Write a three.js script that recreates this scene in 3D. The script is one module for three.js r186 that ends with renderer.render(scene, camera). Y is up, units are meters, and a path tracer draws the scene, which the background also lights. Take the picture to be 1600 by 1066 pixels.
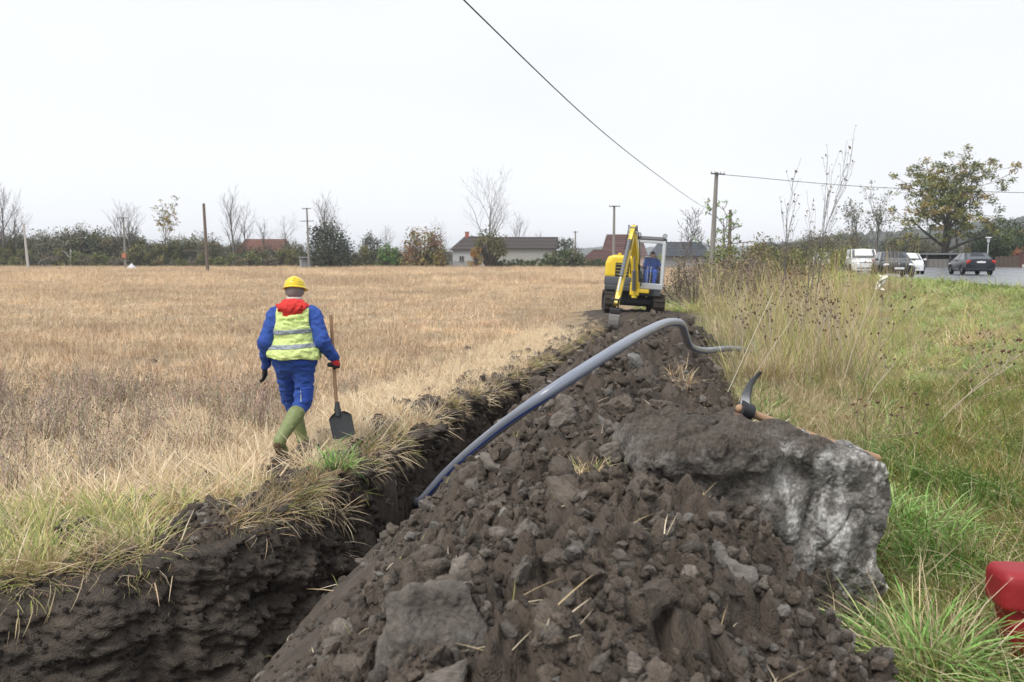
import * as THREE from 'three';
import { mergeGeometries, mergeVertices, toCreasedNormals } from 'three/addons/utils/BufferGeometryUtils.js';
import { RoundedBoxGeometry } from 'three/addons/geometries/RoundedBoxGeometry.js';
import { createNoise2D, createNoise3D } from 'simplex-noise';

// ---------- camera, sky, sun, exposure ----------
const scene = new THREE.Scene();
const camera = new THREE.PerspectiveCamera(46.38, 1600 / 1066, 0.05, 6000);
camera.position.set(0, 2, 0);
camera.rotation.set(-0.1017, 0, 0);
camera.focus = 7.5;
camera.userData.fStop = 3.2;
scene.add(camera);

const rng = (seed) => () => { seed = (seed + 0x6d2b79f5) | 0; let t = Math.imul(seed ^ (seed >>> 15), 1 | seed); t = (t + Math.imul(t ^ (t >>> 7), 61 | t)) ^ t; return ((t ^ (t >>> 14)) >>> 0) / 4294967296; };
const N2 = createNoise2D(rng(11)), N3 = createNoise3D(rng(12));

{ // even overcast: thin cloud sheet, a little brighter low down
  const W = 1024, Hh = 512, data = new Float32Array(W * Hh * 4);
  for (let j = 0; j < Hh; j++) for (let i = 0; i < W; i++) {
    const el = (j + 0.5) / Hh * Math.PI - Math.PI / 2, az = (i + 0.5) / W * Math.PI * 2;
    const x = Math.cos(el) * Math.cos(az), y = Math.sin(el), z = Math.cos(el) * Math.sin(az);
    const up = Math.max(0, y), k = Math.exp(-up * 5);
    const n = N3(x * 1.6, y * 5, z * 1.6) * 0.6 + N3(x * 4 + 5, y * 12, z * 4) * 0.3;
    const v = 0.548 + 0.05 * k + n * 0.026;
    const o = (j * W + i) * 4;
    data[o] = v * (0.94 + 0.05 * k); data[o + 1] = v * (0.98 + 0.02 * k); data[o + 2] = v * 1.035; data[o + 3] = 1;
  }
  const sky = new THREE.DataTexture(data, W, Hh, THREE.RGBAFormat, THREE.FloatType);
  sky.mapping = THREE.EquirectangularReflectionMapping; sky.magFilter = THREE.LinearFilter; sky.minFilter = THREE.LinearFilter; sky.needsUpdate = true;
  scene.background = sky; scene.environment = sky;
}
const sun = new THREE.DirectionalLight(new THREE.Color(1, 0.965, 0.91), 1.5);
sun.position.set(-28, 60, 8); sun.target.position.set(0, 0, -25);
sun.castShadow = true; sun.shadow.radius = 40; sun.shadow.mapSize.set(2048, 2048);
Object.assign(sun.shadow.camera, { left: -90, right: 90, top: 90, bottom: -90, near: 1, far: 220 });
scene.add(sun, sun.target);
const renderer = new THREE.WebGLRenderer({ antialias: true });
renderer.setSize(1024, 682);
renderer.toneMapping = THREE.LinearToneMapping;
renderer.toneMappingExposure = 1.84;
renderer.shadowMap.enabled = true; renderer.shadowMap.type = THREE.PCFSoftShadowMap;
scene.fog = new THREE.FogExp2(0xe8edf5, 0.0004);

// ---------- helpers ----------
const clamp = (v, a = 0, b = 1) => Math.min(b, Math.max(a, v));
const ss = (a, b, v) => { const t = clamp((v - a) / (b - a)); return t * t * (3 - 2 * t); };
const mix = (a, b, t) => a + (b - a) * t;
const V = (x, y, z) => new THREE.Vector3(x, y, z);
const W3 = (x, h, d) => new THREE.Vector3(x, h, -d);
const RGB = (r, g, b) => new THREE.Color().setRGB(r, g, b);
const taken = new Map();
function numbered(name) { const n = taken.get(name) ?? 0; taken.set(name, n + 1); return n ? name + '_' + String(n).padStart(3, '0') : name; }
function tag(o, label, category, group) { o.userData.label = label; o.userData.category = category; if (group) o.userData.group = group; return o; }
function thing(name, label, category, pos, turn = 0, group) {
  const o = new THREE.Group(); o.name = numbered(name); tag(o, label, category, group);
  if (pos) o.position.copy(pos); o.rotation.y = turn; scene.add(o); return o;
}
function part(name, geo, mat, parent = scene, label) {
  if (Array.isArray(geo)) geo = merge(geo);
  const m = new THREE.Mesh(geo, mat); m.name = parent === scene ? numbered(name) : name; m.castShadow = m.receiveShadow = true;
  if (label) m.userData.label = label;
  parent.add(m); return m;
}
function structure(name, geo, mat, label, category) { const m = part(name, geo, mat); m.userData.kind = 'structure'; if (label) m.userData.label = label; if (category) m.userData.category = category; return m; }
function copyOf(o, pos, turn, scale, label, group) {
  const c = o.clone(); c.name = numbered(o.name.replace(/_\d{3}$/, '')); c.userData = { ...o.userData };
  if (label) c.userData.label = label; if (group) c.userData.group = group;
  c.position.copy(pos); c.rotation.y = turn; if (scale) c.scale.copy(scale); scene.add(c); return c;
}
function merge(list) {
  const keep = list.map((g) => { const n = g.index ? g.toNonIndexed() : g.clone(); for (const k of Object.keys(n.attributes)) if (!['position', 'normal', 'uv', 'color'].includes(k)) n.deleteAttribute(k); return n; });
  const all = ['normal', 'uv', 'color'].filter((k) => keep.every((g) => g.attributes[k]));
  for (const g of keep) for (const k of ['normal', 'uv', 'color']) if (!all.includes(k)) g.deleteAttribute(k);
  return mergeGeometries(keep);
}
const std = (r, g, b, rough = 0.8, extra = {}) => new THREE.MeshStandardMaterial({ color: RGB(r, g, b), roughness: rough, ...extra });
const phys = (r, g, b, rough = 0.5, extra = {}) => new THREE.MeshPhysicalMaterial({ color: RGB(r, g, b), roughness: rough, ...extra });
const box = (w, h, d, x = 0, y = 0, z = 0, r = 0.01) => { const g = r ? new RoundedBoxGeometry(w, h, d, 2, Math.min(r, w * 0.45, h * 0.45, d * 0.45)) : new THREE.BoxGeometry(w, h, d); g.translate(x, y, z); return g; };
function cyl(a, b, r0, r1, n = 10, open = false) {
  const L = a.distanceTo(b), g = new THREE.CylinderGeometry(r1, r0, L, n, 1, open);
  g.translate(0, L / 2, 0); g.applyQuaternion(new THREE.Quaternion().setFromUnitVectors(V(0, 1, 0), b.clone().sub(a).normalize())); g.translate(a.x, a.y, a.z); return g;
}
const bar = (a, b, w, h, r = 0.008) => { // box from a to b
  const L = a.distanceTo(b), g = box(w, h, L, 0, 0, 0, r), m = new THREE.Matrix4().lookAt(b, a, Math.abs(b.clone().sub(a).normalize().y) > 0.98 ? V(0, 0, 1) : V(0, 1, 0));
  g.applyMatrix4(m); const c = a.clone().add(b).multiplyScalar(0.5); g.translate(c.x, c.y, c.z); return g;
};
const tube = (pts, r, seg = 24, n = 7, closed = false) => new THREE.TubeGeometry(new THREE.CatmullRomCurve3(pts, closed), seg, r, n, closed);
function extrude(pts, depth, bevel = 0.01) {
  const s = new THREE.Shape(pts.map(([x, y]) => new THREE.Vector2(x, y)));
  const g = new THREE.ExtrudeGeometry(s, { depth, bevelEnabled: bevel > 0, bevelSize: bevel, bevelThickness: bevel, bevelSegments: 2, steps: 1 }); g.translate(0, 0, -depth / 2); return g;
}
// texture with two noise scales: v(x, y) in 0..1 tileable enough through mirrored wrapping
function noiseTex(size, fn, srgb) {
  const d = new Uint8Array(size * size * 4);
  for (let j = 0; j < size; j++) for (let i = 0; i < size; i++) { const c = fn(i / size, j / size), o = (j * size + i) * 4; d[o] = clamp(c[0]) * 255; d[o + 1] = clamp(c[1]) * 255; d[o + 2] = clamp(c[2]) * 255; d[o + 3] = 255; }
  const t = new THREE.DataTexture(d, size, size); t.wrapS = t.wrapT = THREE.MirroredRepeatWrapping; t.magFilter = THREE.LinearFilter; if (srgb) t.colorSpace = THREE.SRGBColorSpace; t.needsUpdate = true; return t;
}
const grainTex = noiseTex(512, (x, y) => { const v = 0.8 + 0.14 * N2(x * 40, y * 40) + 0.1 * N2(x * 120 + 9, y * 120) + 0.06 * N2(x * 9, y * 9 + 4); return [v, v, v]; });
const bumpTex = noiseTex(512, (x, y) => { const v = 0.5 + 0.2 * N2(x * 18, y * 18 + 3) + 0.2 * Math.abs(N2(x * 50, y * 50)) + 0.12 * N2(x * 130, y * 130); return [v, v, v]; });
// smooth isosurface (surface nets) of a distance function on a box grid
function nets(f, lo, hi, cell) {
  const n = [0, 1, 2].map((k) => Math.ceil((hi[k] - lo[k]) / cell) + 1), [nx, ny, nz] = n, val = new Float32Array(nx * ny * nz), at = (i, j, k) => i + nx * (j + ny * k);
  for (let k = 0; k < nz; k++) for (let j = 0; j < ny; j++) for (let i = 0; i < nx; i++) val[at(i, j, k)] = f(lo[0] + i * cell, lo[1] + j * cell, lo[2] + k * cell);
  const id = new Int32Array(nx * ny * nz).fill(-1), pos = [], idx = [];
  for (let k = 0; k < nz - 1; k++) for (let j = 0; j < ny - 1; j++) for (let i = 0; i < nx - 1; i++) {
    let m = 0, x = 0, y = 0, z = 0;
    const c = []; for (let q = 0; q < 8; q++) c.push(val[at(i + (q & 1), j + ((q >> 1) & 1), k + (q >> 2))]);
    for (let q = 0; q < 8; q++) for (const b of [1, 2, 4]) if (!(q & b) && (c[q] < 0) !== (c[q | b] < 0)) { const t = c[q] / (c[q] - c[q | b]); x += (q & 1) + (b === 1 ? t : 0); y += ((q >> 1) & 1) + (b === 2 ? t : 0); z += (q >> 2) + (b === 4 ? t : 0); m++; }
    if (m) { id[at(i, j, k)] = pos.length / 3; pos.push(lo[0] + (i + x / m) * cell, lo[1] + (j + y / m) * cell, lo[2] + (k + z / m) * cell); }
  }
  const quad = (a, b, c, d, flip) => { if (a < 0 || b < 0 || c < 0 || d < 0) return; flip ? idx.push(a, c, b, a, d, c) : idx.push(a, b, c, a, c, d); };
  for (let k = 1; k < nz - 1; k++) for (let j = 1; j < ny - 1; j++) for (let i = 1; i < nx - 1; i++) {
    const s = val[at(i, j, k)] < 0;
    if (s !== val[at(i + 1, j, k)] < 0) quad(id[at(i, j, k)], id[at(i, j - 1, k)], id[at(i, j - 1, k - 1)], id[at(i, j, k - 1)], s);
    if (s !== val[at(i, j + 1, k)] < 0) quad(id[at(i, j, k)], id[at(i, j, k - 1)], id[at(i - 1, j, k - 1)], id[at(i - 1, j, k)], s);
    if (s !== val[at(i, j, k + 1)] < 0) quad(id[at(i, j, k)], id[at(i - 1, j, k)], id[at(i - 1, j - 1, k)], id[at(i, j - 1, k)], s);
  }
  const g = new THREE.BufferGeometry(); g.setAttribute('position', new THREE.Float32BufferAttribute(pos, 3)); g.setIndex(idx);
  // orient outwards: check against the field
  g.computeVertexNormals();
  const p = g.attributes.position, q = g.attributes.normal; let vote = 0;
  for (let i = 0; i < p.count; i += 7) vote += Math.sign(f(p.getX(i) + q.getX(i) * cell, p.getY(i) + q.getY(i) * cell, p.getZ(i) + q.getZ(i) * cell) - f(p.getX(i) - q.getX(i) * cell, p.getY(i) - q.getY(i) * cell, p.getZ(i) - q.getZ(i) * cell));
  if (vote < 0) { for (let i = 0; i < idx.length; i += 3) [idx[i], idx[i + 1]] = [idx[i + 1], idx[i]]; g.setIndex(idx); g.computeVertexNormals(); }
  return g;
}
function boxUv(g, k) { // grain coordinates for a lump without seams that matter
  const p = g.attributes.position, u = []; for (let i = 0; i < p.count; i++) u.push(p.getX(i) * k + p.getZ(i) * k * 0.6, p.getY(i) * k + p.getZ(i) * k * 0.5); g.setAttribute('uv', new THREE.Float32BufferAttribute(u, 2)); return g;
}
function capsule(p, a, b, ra, rb) { // tapered capsule distance; p, a, b arrays
  const bx = b[0] - a[0], by = b[1] - a[1], bz = b[2] - a[2], px = p[0] - a[0], py = p[1] - a[1], pz = p[2] - a[2];
  const t = clamp((px * bx + py * by + pz * bz) / (bx * bx + by * by + bz * bz)); return Math.hypot(px - bx * t, py - by * t, pz - bz * t) - mix(ra, rb, t);
}
const ell = (p, c, r) => { const k = Math.hypot((p[0] - c[0]) / r[0], (p[1] - c[1]) / r[1], (p[2] - c[2]) / r[2]); return (k - 1) * Math.min(...r); };
const smin = (a, b, k) => { const h = clamp(0.5 + 0.5 * (b - a) / k); return b * (1 - h) + a * h - k * h * (1 - h); };
// ---------- the lie of the land: trench, spoil heap, field, verge, road ----------
// lips of the trench and foot of the heap as x against depth
const LIP = [[0.4, -8.2], [4.59, -3.07], [4.88, -2.65], [5.31, -2.2], [5.72, -1.9], [6.52, -1.61], [8.65, -1.13], [10.54, -0.78], [12.75, -0.05], [14.67, 0.59], [21.85, 2.4], [25.2, 3.2], [60, 11.4]];
const CUT = [[0.4, -1.4], [2.4, -1.25], [3.4, -1.16], [4.6, -1.08], [5.65, -0.9], [6.3, -0.74], [8.6, -0.38], [10.5, 0.02], [12.8, 0.72], [14.6, 1.33], [21.8, 3.15], [25.2, 3.95], [60, 12.2]];
const FOOT = [[0.4, 1.8], [2.2, 1.55], [3.4, 1.62], [4.6, 2.0], [6, 2.35], [8, 2.6], [9.6, 2.86], [12.8, 3.43], [15, 4.0], [17, 4.5], [19, 4.85], [22, 5.2], [25.2, 5.6], [60, 13]];
const along = (T, d) => { if (d <= T[0][0]) return T[0][1]; for (let i = 1; i < T.length; i++) if (d <= T[i][0]) return mix(T[i - 1][1], T[i][1], (d - T[i - 1][0]) / (T[i][0] - T[i - 1][0])); return T[T.length - 1][1]; };
const fbm = (x, y, f, o = 3) => { let v = 0, a = 1, t = 0; for (let i = 0; i < o; i++) { v += a * N2(x * f + i * 17, y * f - i * 9); t += a; a *= 0.5; f *= 2.1; } return v / t; };
const roadEdge = (d) => 17.4 + 0.2 * (d - 27) + Math.max(0, d - 46) * 0.1;
function land(x, d) { // -> [height, zone, metres right of the lip, metres right of the cut]; zone 0 field, 1 bare soil of trench and heap, 2 verge
  const edge = N2(x * 1.1, d * 1.1) * 0.10 + N2(x * 4, d * 4) * 0.05, lean = mix(0.68, 0.94, ss(4.8, 7, d));
  const s = (x - along(LIP, d)) * lean, c = x - along(CUT, d), W = along(FOOT, d) - along(CUT, d) + edge * 2, q = c / W, on = 1 - ss(24.2, 25, d + edge);
  let h = 0.03 * N2(x * 0.4, d * 0.4) + 0.02 * N2(x * 1.7, d * 1.7) + 0.6 * ss(20, 150, d);
  const r = x - roadEdge(d);
  h = mix(h, 1.0, ss(-9, -0.2, r) * ss(4, 14, d + 6));
  if (d > 120) h = mix(h, 1.0, ss(120, 150, d) * ss(20, 40, x));
  let zone = s < 0 || d > 42 && x < roadEdge(d) - 12 ? 0 : 2;
  if (q > 0 && q < 1 && d < 26) { // spoil heap
    const A = (0.78 + 0.13 * N2(d * 0.55, 3.3) + 0.07 * N2(d * 1.7, 8)) * mix(1, 1.08, ss(9, 13, d)) * (1 - ss(15.5, 21, d) * 0.8) * mix(0.86, 1, ss(3, 5, d));
    let m = A * Math.pow(Math.sin(Math.PI * Math.pow(q, mix(1.08, 0.9, ss(8, 12, d)))), 0.9);
    const b = Math.abs(N2(x * 2.1, d * 2.1)) * 0.19 + Math.abs(N2(x * 5 + 3, d * 5)) * 0.11 + Math.abs(N2(x * 9, d * 9 + 7)) * 0.04;
    m += (b - 0.14) * clamp(m / 0.25) * mix(0.3, 1, ss(0.1, 0.3, q));
    h += m; zone = 1;
  }
  // mound in front of the grey block and under the foreground clod
  const mound = 0.3 * Math.exp(-(((x - 0.85) / 0.6) ** 2) - ((d - 3.35) / 0.5) ** 2) + 0.1 * Math.exp(-(((x + 0.2) / 0.5) ** 2) - ((d - 2.7) / 0.5) ** 2);
  h += mound; if (mound > 0.13) zone = 1;
  // tracked, levelled soil under the excavator
  const pad = Math.exp(-(((x - 4.3) / 1.9) ** 4) - ((d - 27.6) / 2.6) ** 4); h = mix(h, 0.2 + 0.05 * N2(x * 3, d * 3), pad); if (pad > 0.35 + 0.3 * N2(x * 1.2, d * 1.2) + 0.15 * N2(x * 4, d * 4)) zone = 1;
  if (s > edge - 0.02 && c < 0.05 && on > 0 && d < 25.2) { // the trench itself
    const wl = ss(edge, edge + 0.2, s + 0.03 * N2(d * 6, x * 3)), run = mix(0.8, 0.32, ss(5, 7, d)), wr = 1 - ss(-run, 0.03, c), dig = Math.min(wl, wr) * on;
    h -= (0.98 + 0.06 * N2(x * 2, d * 2)) * dig + (dig > 0.03 ? 0.05 * N2(x * 9, d * 9) * dig + Math.abs(N2(x * 22, d * 14)) * 0.03 * dig : 0);
    zone = 1;
  } else if (s <= edge && s > edge - 1.3 && d < 25.2) { // soil thrown on the near bank
    const k = ss(0.0, 0.5, N2(x * 1.3 + 40, d * 1.3) + 0.72 + 0.3 * ss(9.5, 8, d) * ss(4.6, 5.4, d) - (edge - s) * 1.15);
    h += k * (0.05 + 0.05 * Math.abs(N2(x * 6, d * 6)) + 0.03 * N2(x * 14, d * 14));
    if (k > 0.4) zone = 1;
  }
  return [h, zone, s, c];
}
const ground = (x, d) => land(x, d)[0];
{
  const R = 840, C = 600, d0 = 0.5, d1 = 460, pos = new Float32Array((R + 1) * (C + 1) * 3), uv = new Float32Array((R + 1) * (C + 1) * 2), col = new Float32Array((R + 1) * (C + 1) * 3), zone = new Uint8Array((R + 1) * (C + 1)), idx = [[], [], []];
  for (let j = 0; j <= R; j++) for (let i = 0; i <= C; i++) {
    const d = d0 * Math.pow(d1 / d0, j / R), t = (i / C - 0.5) * 2, x = (d + 1.2) * 1.35 * (0.62 * t + 0.38 * t * t * t), o = j * (C + 1) + i;
    const [h, z] = land(x, d); zone[o] = z;
    const wob = z === 1 && h < -0.06 ? 0.02 * clamp(-h * 4) : 0; // the cut faces bulge and crumble
    pos[o * 3] = x + wob * (N3(x * 3, h * 5, d * 3) + 0.6 * N3(x * 8, h * 11, d * 8)); pos[o * 3 + 1] = h + wob * 0.4 * N3(x * 9 + 4, h * 9, d * 9); pos[o * 3 + 2] = -d + wob * (N3(x * 3 + 9, h * 5, d * 3) + 0.6 * N3(x * 8 + 9, h * 11, d * 8));
    uv[o * 2] = x * 0.9 + h * 0.5; uv[o * 2 + 1] = d * 0.9 - h * 0.8;
    const a = fbm(x, d, 0.35), b = fbm(x + 50, d, 1.9), c = fbm(x, d + 70, 7, 2);
    let k;
    if (z === 0) k = [0.40 + 0.06 * a + 0.06 * b, 0.295 + 0.045 * a + 0.05 * b, 0.18 + 0.03 * a + 0.03 * b];
    else if (z === 1) { const v = 1 + 0.25 * b + 0.22 * c, g = ss(0.1, 0.6, fbm(x - 30, d, 1.2)); k = [v * mix(0.092, 0.128, g), v * mix(0.07, 0.103, g), v * mix(0.053, 0.084, g)]; }
    else k = [0.22 + 0.06 * a + 0.04 * b, 0.195 + 0.04 * a + 0.04 * b, 0.09 + 0.02 * b];
    col.set(k, o * 3);
  }
  for (let j = 0; j < R; j++) for (let i = 0; i < C; i++) {
    const a = j * (C + 1) + i, b = a + 1, c = a + C + 1, e = c + 1, q = [zone[a], zone[b], zone[c], zone[e]], z = q.filter((v) => v === 1).length >= 2 ? 1 : q[0] === 1 ? q[3] : q[0];
    idx[z].push(a, b, e, a, e, c);
  }
  const make = (z) => {
    const map = new Map(), P = [], U = [], K = [], I = [];
    for (const v of idx[z]) { let n = map.get(v); if (n === undefined) { n = map.size; map.set(v, n); P.push(pos[v * 3], pos[v * 3 + 1], pos[v * 3 + 2]); U.push(uv[v * 2], uv[v * 2 + 1]); K.push(col[v * 3], col[v * 3 + 1], col[v * 3 + 2]); } I.push(n); }
    const g = new THREE.BufferGeometry(); g.setAttribute('position', new THREE.Float32BufferAttribute(P, 3)); g.setAttribute('uv', new THREE.Float32BufferAttribute(U, 2)); g.setAttribute('color', new THREE.Float32BufferAttribute(K, 3)); g.setIndex(I); g.computeVertexNormals(); return g;
  };
  const m = (bump) => new THREE.MeshStandardMaterial({ vertexColors: true, roughness: 0.95, map: grainTex, bumpMap: bumpTex, bumpScale: bump });
  var fieldMesh = structure('field', make(0), m(0.03), 'mown straw-coloured field stretching to the tree line', 'field');
  var heap = structure('spoil_heap', make(1), m(0.022), 'long heap of dark dug-out soil beside the open trench', 'soil heap');
  structure('grass_verge', make(2), m(0.03), 'grassy strip of ground between the soil heap and the road', 'verge');
  const far = new THREE.RingGeometry(2, 4500, 64, 6); far.rotateX(-Math.PI / 2); far.translate(0, -1.6, 0);
  structure('ground', far, std(0.16, 0.14, 0.08, 1), 'flat countryside reaching to the horizon', 'ground');
}
// road: asphalt sheet with a widened side turning, low kerb along the verge
const roadFar = (d) => roadEdge(d) + 11.5 + 48 * ss(56, 66, d) * (1 - ss(96, 104, d));
{
  const rows = 120, cols = 24, P = [], U = [], I = [];
  for (let j = 0; j <= rows; j++) for (let i = 0; i <= cols; i++) { const d = mix(4, 190, Math.pow(j / rows, 1.5)), x = mix(roadEdge(d), roadFar(d), i / cols), hh = Math.max(ground(x, d), 1.0) + 0.02; P.push(x, hh, -d); U.push(x, d); if (i < cols && j < rows) { const a = j * (cols + 1) + i; I.push(a, a + 1, a + cols + 2, a, a + cols + 2, a + cols + 1); } }
  const g = new THREE.BufferGeometry(); g.setAttribute('position', new THREE.Float32BufferAttribute(P, 3)); g.setAttribute('uv', new THREE.Float32BufferAttribute(U, 2)); g.setIndex(I); g.computeVertexNormals();
  const t = grainTex.clone(); t.repeat.set(0.5, 0.5);
  const rough = noiseTex(256, (x, y) => { const v = 0.3 + 0.08 * N2(x * 5, y * 5) + 0.04 * N2(x * 20, y * 20); return [v, v, v]; }); rough.repeat.set(0.08, 0.08);
  structure('road', g, new THREE.MeshStandardMaterial({ color: RGB(0.2, 0.21, 0.23), roughness: 1, roughnessMap: rough, map: t }), 'wet grey asphalt road with a side turning', 'road');
  const kp = [], q = []; for (let j = 0; j <= 60; j++) { const d = mix(6, 120, j / 60); q.push(W3(roadEdge(d) - 0.06, 1.02, d)); }
  const kg = []; for (let j = 0; j < 60; j++) kg.push(bar(q[j], q[j + 1], 0.14, 0.14, 0));
  structure('kerb', merge(kg), std(0.16, 0.16, 0.16, 0.9), 'low grey kerb between road and grass', 'kerb');
}
let wallFaces;
{ // the cut face of the trench on the field side: crumbly, undercut, moist soil
  const rows = 640, cols = 60, faces = [], P = [], U = [], K = [], I = [];
  for (let j = 0; j <= rows; j++) {
    const d = 2.6 * Math.pow(24.9 / 2.6, j / rows), e = 0.02, x0 = along(LIP, d), tx = (along(LIP, d + e) - along(LIP, d - e)) / (2 * e), n = V(1, 0, tx).normalize(); // n points into the trench (z = -d)
    for (let i = 0; i <= cols; i++) {
      const t = i / cols, y = 0.05 - 1.15 * t, edge = N2(x0 * 1.1, d * 1.1) * 0.10 + N2(x0 * 4, d * 4) * 0.03, q = [x0, y, d];
      const out = 0.055 + edge + mix(0.5, 0.24, ss(5, 8, d)) * t * mix(1, t, ss(5, 8, d)) + 0.07 * N3(d * 1.4, y * 1.8, 4) + 0.055 * N3(d * 4, y * 5, 9) + 0.05 * Math.abs(N3(d * 8, y * 9, 2)) + 0.026 * N3(d * 19, y * 21, 6) + 0.013 * N3(d * 42, y * 45, 1) - (i === 0 ? 0.12 : 0);
      faces.push([x0 + n.x * out, y, -d + n.z * out, d]); P.push(x0 + n.x * out, y, -d + n.z * out); U.push(d * 0.9, y * 0.9);
      const v = 1 + 0.22 * N3(d * 2, y * 3, 5) + 0.25 * N3(d * 11, y * 11, 3); K.push(v * 0.08, v * 0.063, v * 0.05);
      if (i < cols && j < rows) { const a = j * (cols + 1) + i; I.push(a, a + 1, a + cols + 2, a, a + cols + 2, a + cols + 1); }
    }
  }
  const g = new THREE.BufferGeometry(); g.setAttribute('position', new THREE.Float32BufferAttribute(P, 3)); g.setAttribute('uv', new THREE.Float32BufferAttribute(U, 2)); g.setAttribute('color', new THREE.Float32BufferAttribute(K, 3)); g.setIndex(I); g.computeVertexNormals();
  structure('trench_wall', g, new THREE.MeshStandardMaterial({ vertexColors: true, roughness: 0.95, map: grainTex, bumpMap: bumpTex, bumpScale: 0.03, side: THREE.DoubleSide }), 'dark crumbly cut face of the trench below the field', 'trench wall'); wallFaces = faces;
}
// ---------- clods ----------
function clodGeo(seed, cell = 0.16) { // broken clod: chipped on many sides, crumbly between the chips
  const r = rng(seed), lobes = [], cuts = [], ox = r() * 60;
  for (let i = 0; i < 3; i++) lobes.push([[(r() - 0.5) * 0.9, (r() - 0.5) * 0.6, (r() - 0.5) * 0.9], 0.45 + 0.3 * r()]);
  for (let i = 0; i < 10; i++) cuts.push([V(r() - 0.5, r() - 0.5, r() - 0.5).normalize(), 0.3 + 0.35 * r()]);
  const f = (x, y, z) => { let v = 9; for (const [c, q] of lobes) v = smin(v, Math.hypot(x - c[0], y - c[1], z - c[2]) - q, 0.06); for (const [n, k] of cuts) v = Math.max(v, x * n.x + y * n.y + z * n.z - k); return v + 0.05 * N3(x * 2.4 + ox, y * 2.4, z * 2.4) - 0.07 * Math.abs(N3(x * 4.5 + ox, y * 4.5, z * 4.5)) + 0.04 * N3(x * 11, y * 11, z * 11 + ox); };
  const g = nets(f, [-1.25, -1.2, -1.25], [1.25, 1.2, 1.25], cell), p = g.attributes.position, col = [];
  for (let i = 0; i < p.count; i++) { const s = 1 + 0.25 * N3(p.getX(i) * 2 + ox, p.getY(i) * 2, p.getZ(i) * 2) + 0.22 * N3(p.getX(i) * 9 + ox, p.getY(i) * 9, p.getZ(i) * 9); col.push(s, s, s); }
  g.setAttribute('color', new THREE.Float32BufferAttribute(col, 3)); boxUv(g, 0.16); return toCreasedNormals(g, 0.5);
}
const soilTint = (r) => { const v = 0.55 + 0.75 * r(), g = r(); return g < 0.22 ? RGB(0.185 * v, 0.158 * v, 0.134 * v) : g < 0.26 ? RGB(0.28 * v, 0.255 * v, 0.23 * v) : RGB(0.135 * v, 0.106 * v, 0.083 * v); };
const clodMat = new THREE.MeshStandardMaterial({ vertexColors: true, roughness: 0.95, map: grainTex, bumpMap: bumpTex, bumpScale: 0.012 });
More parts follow.
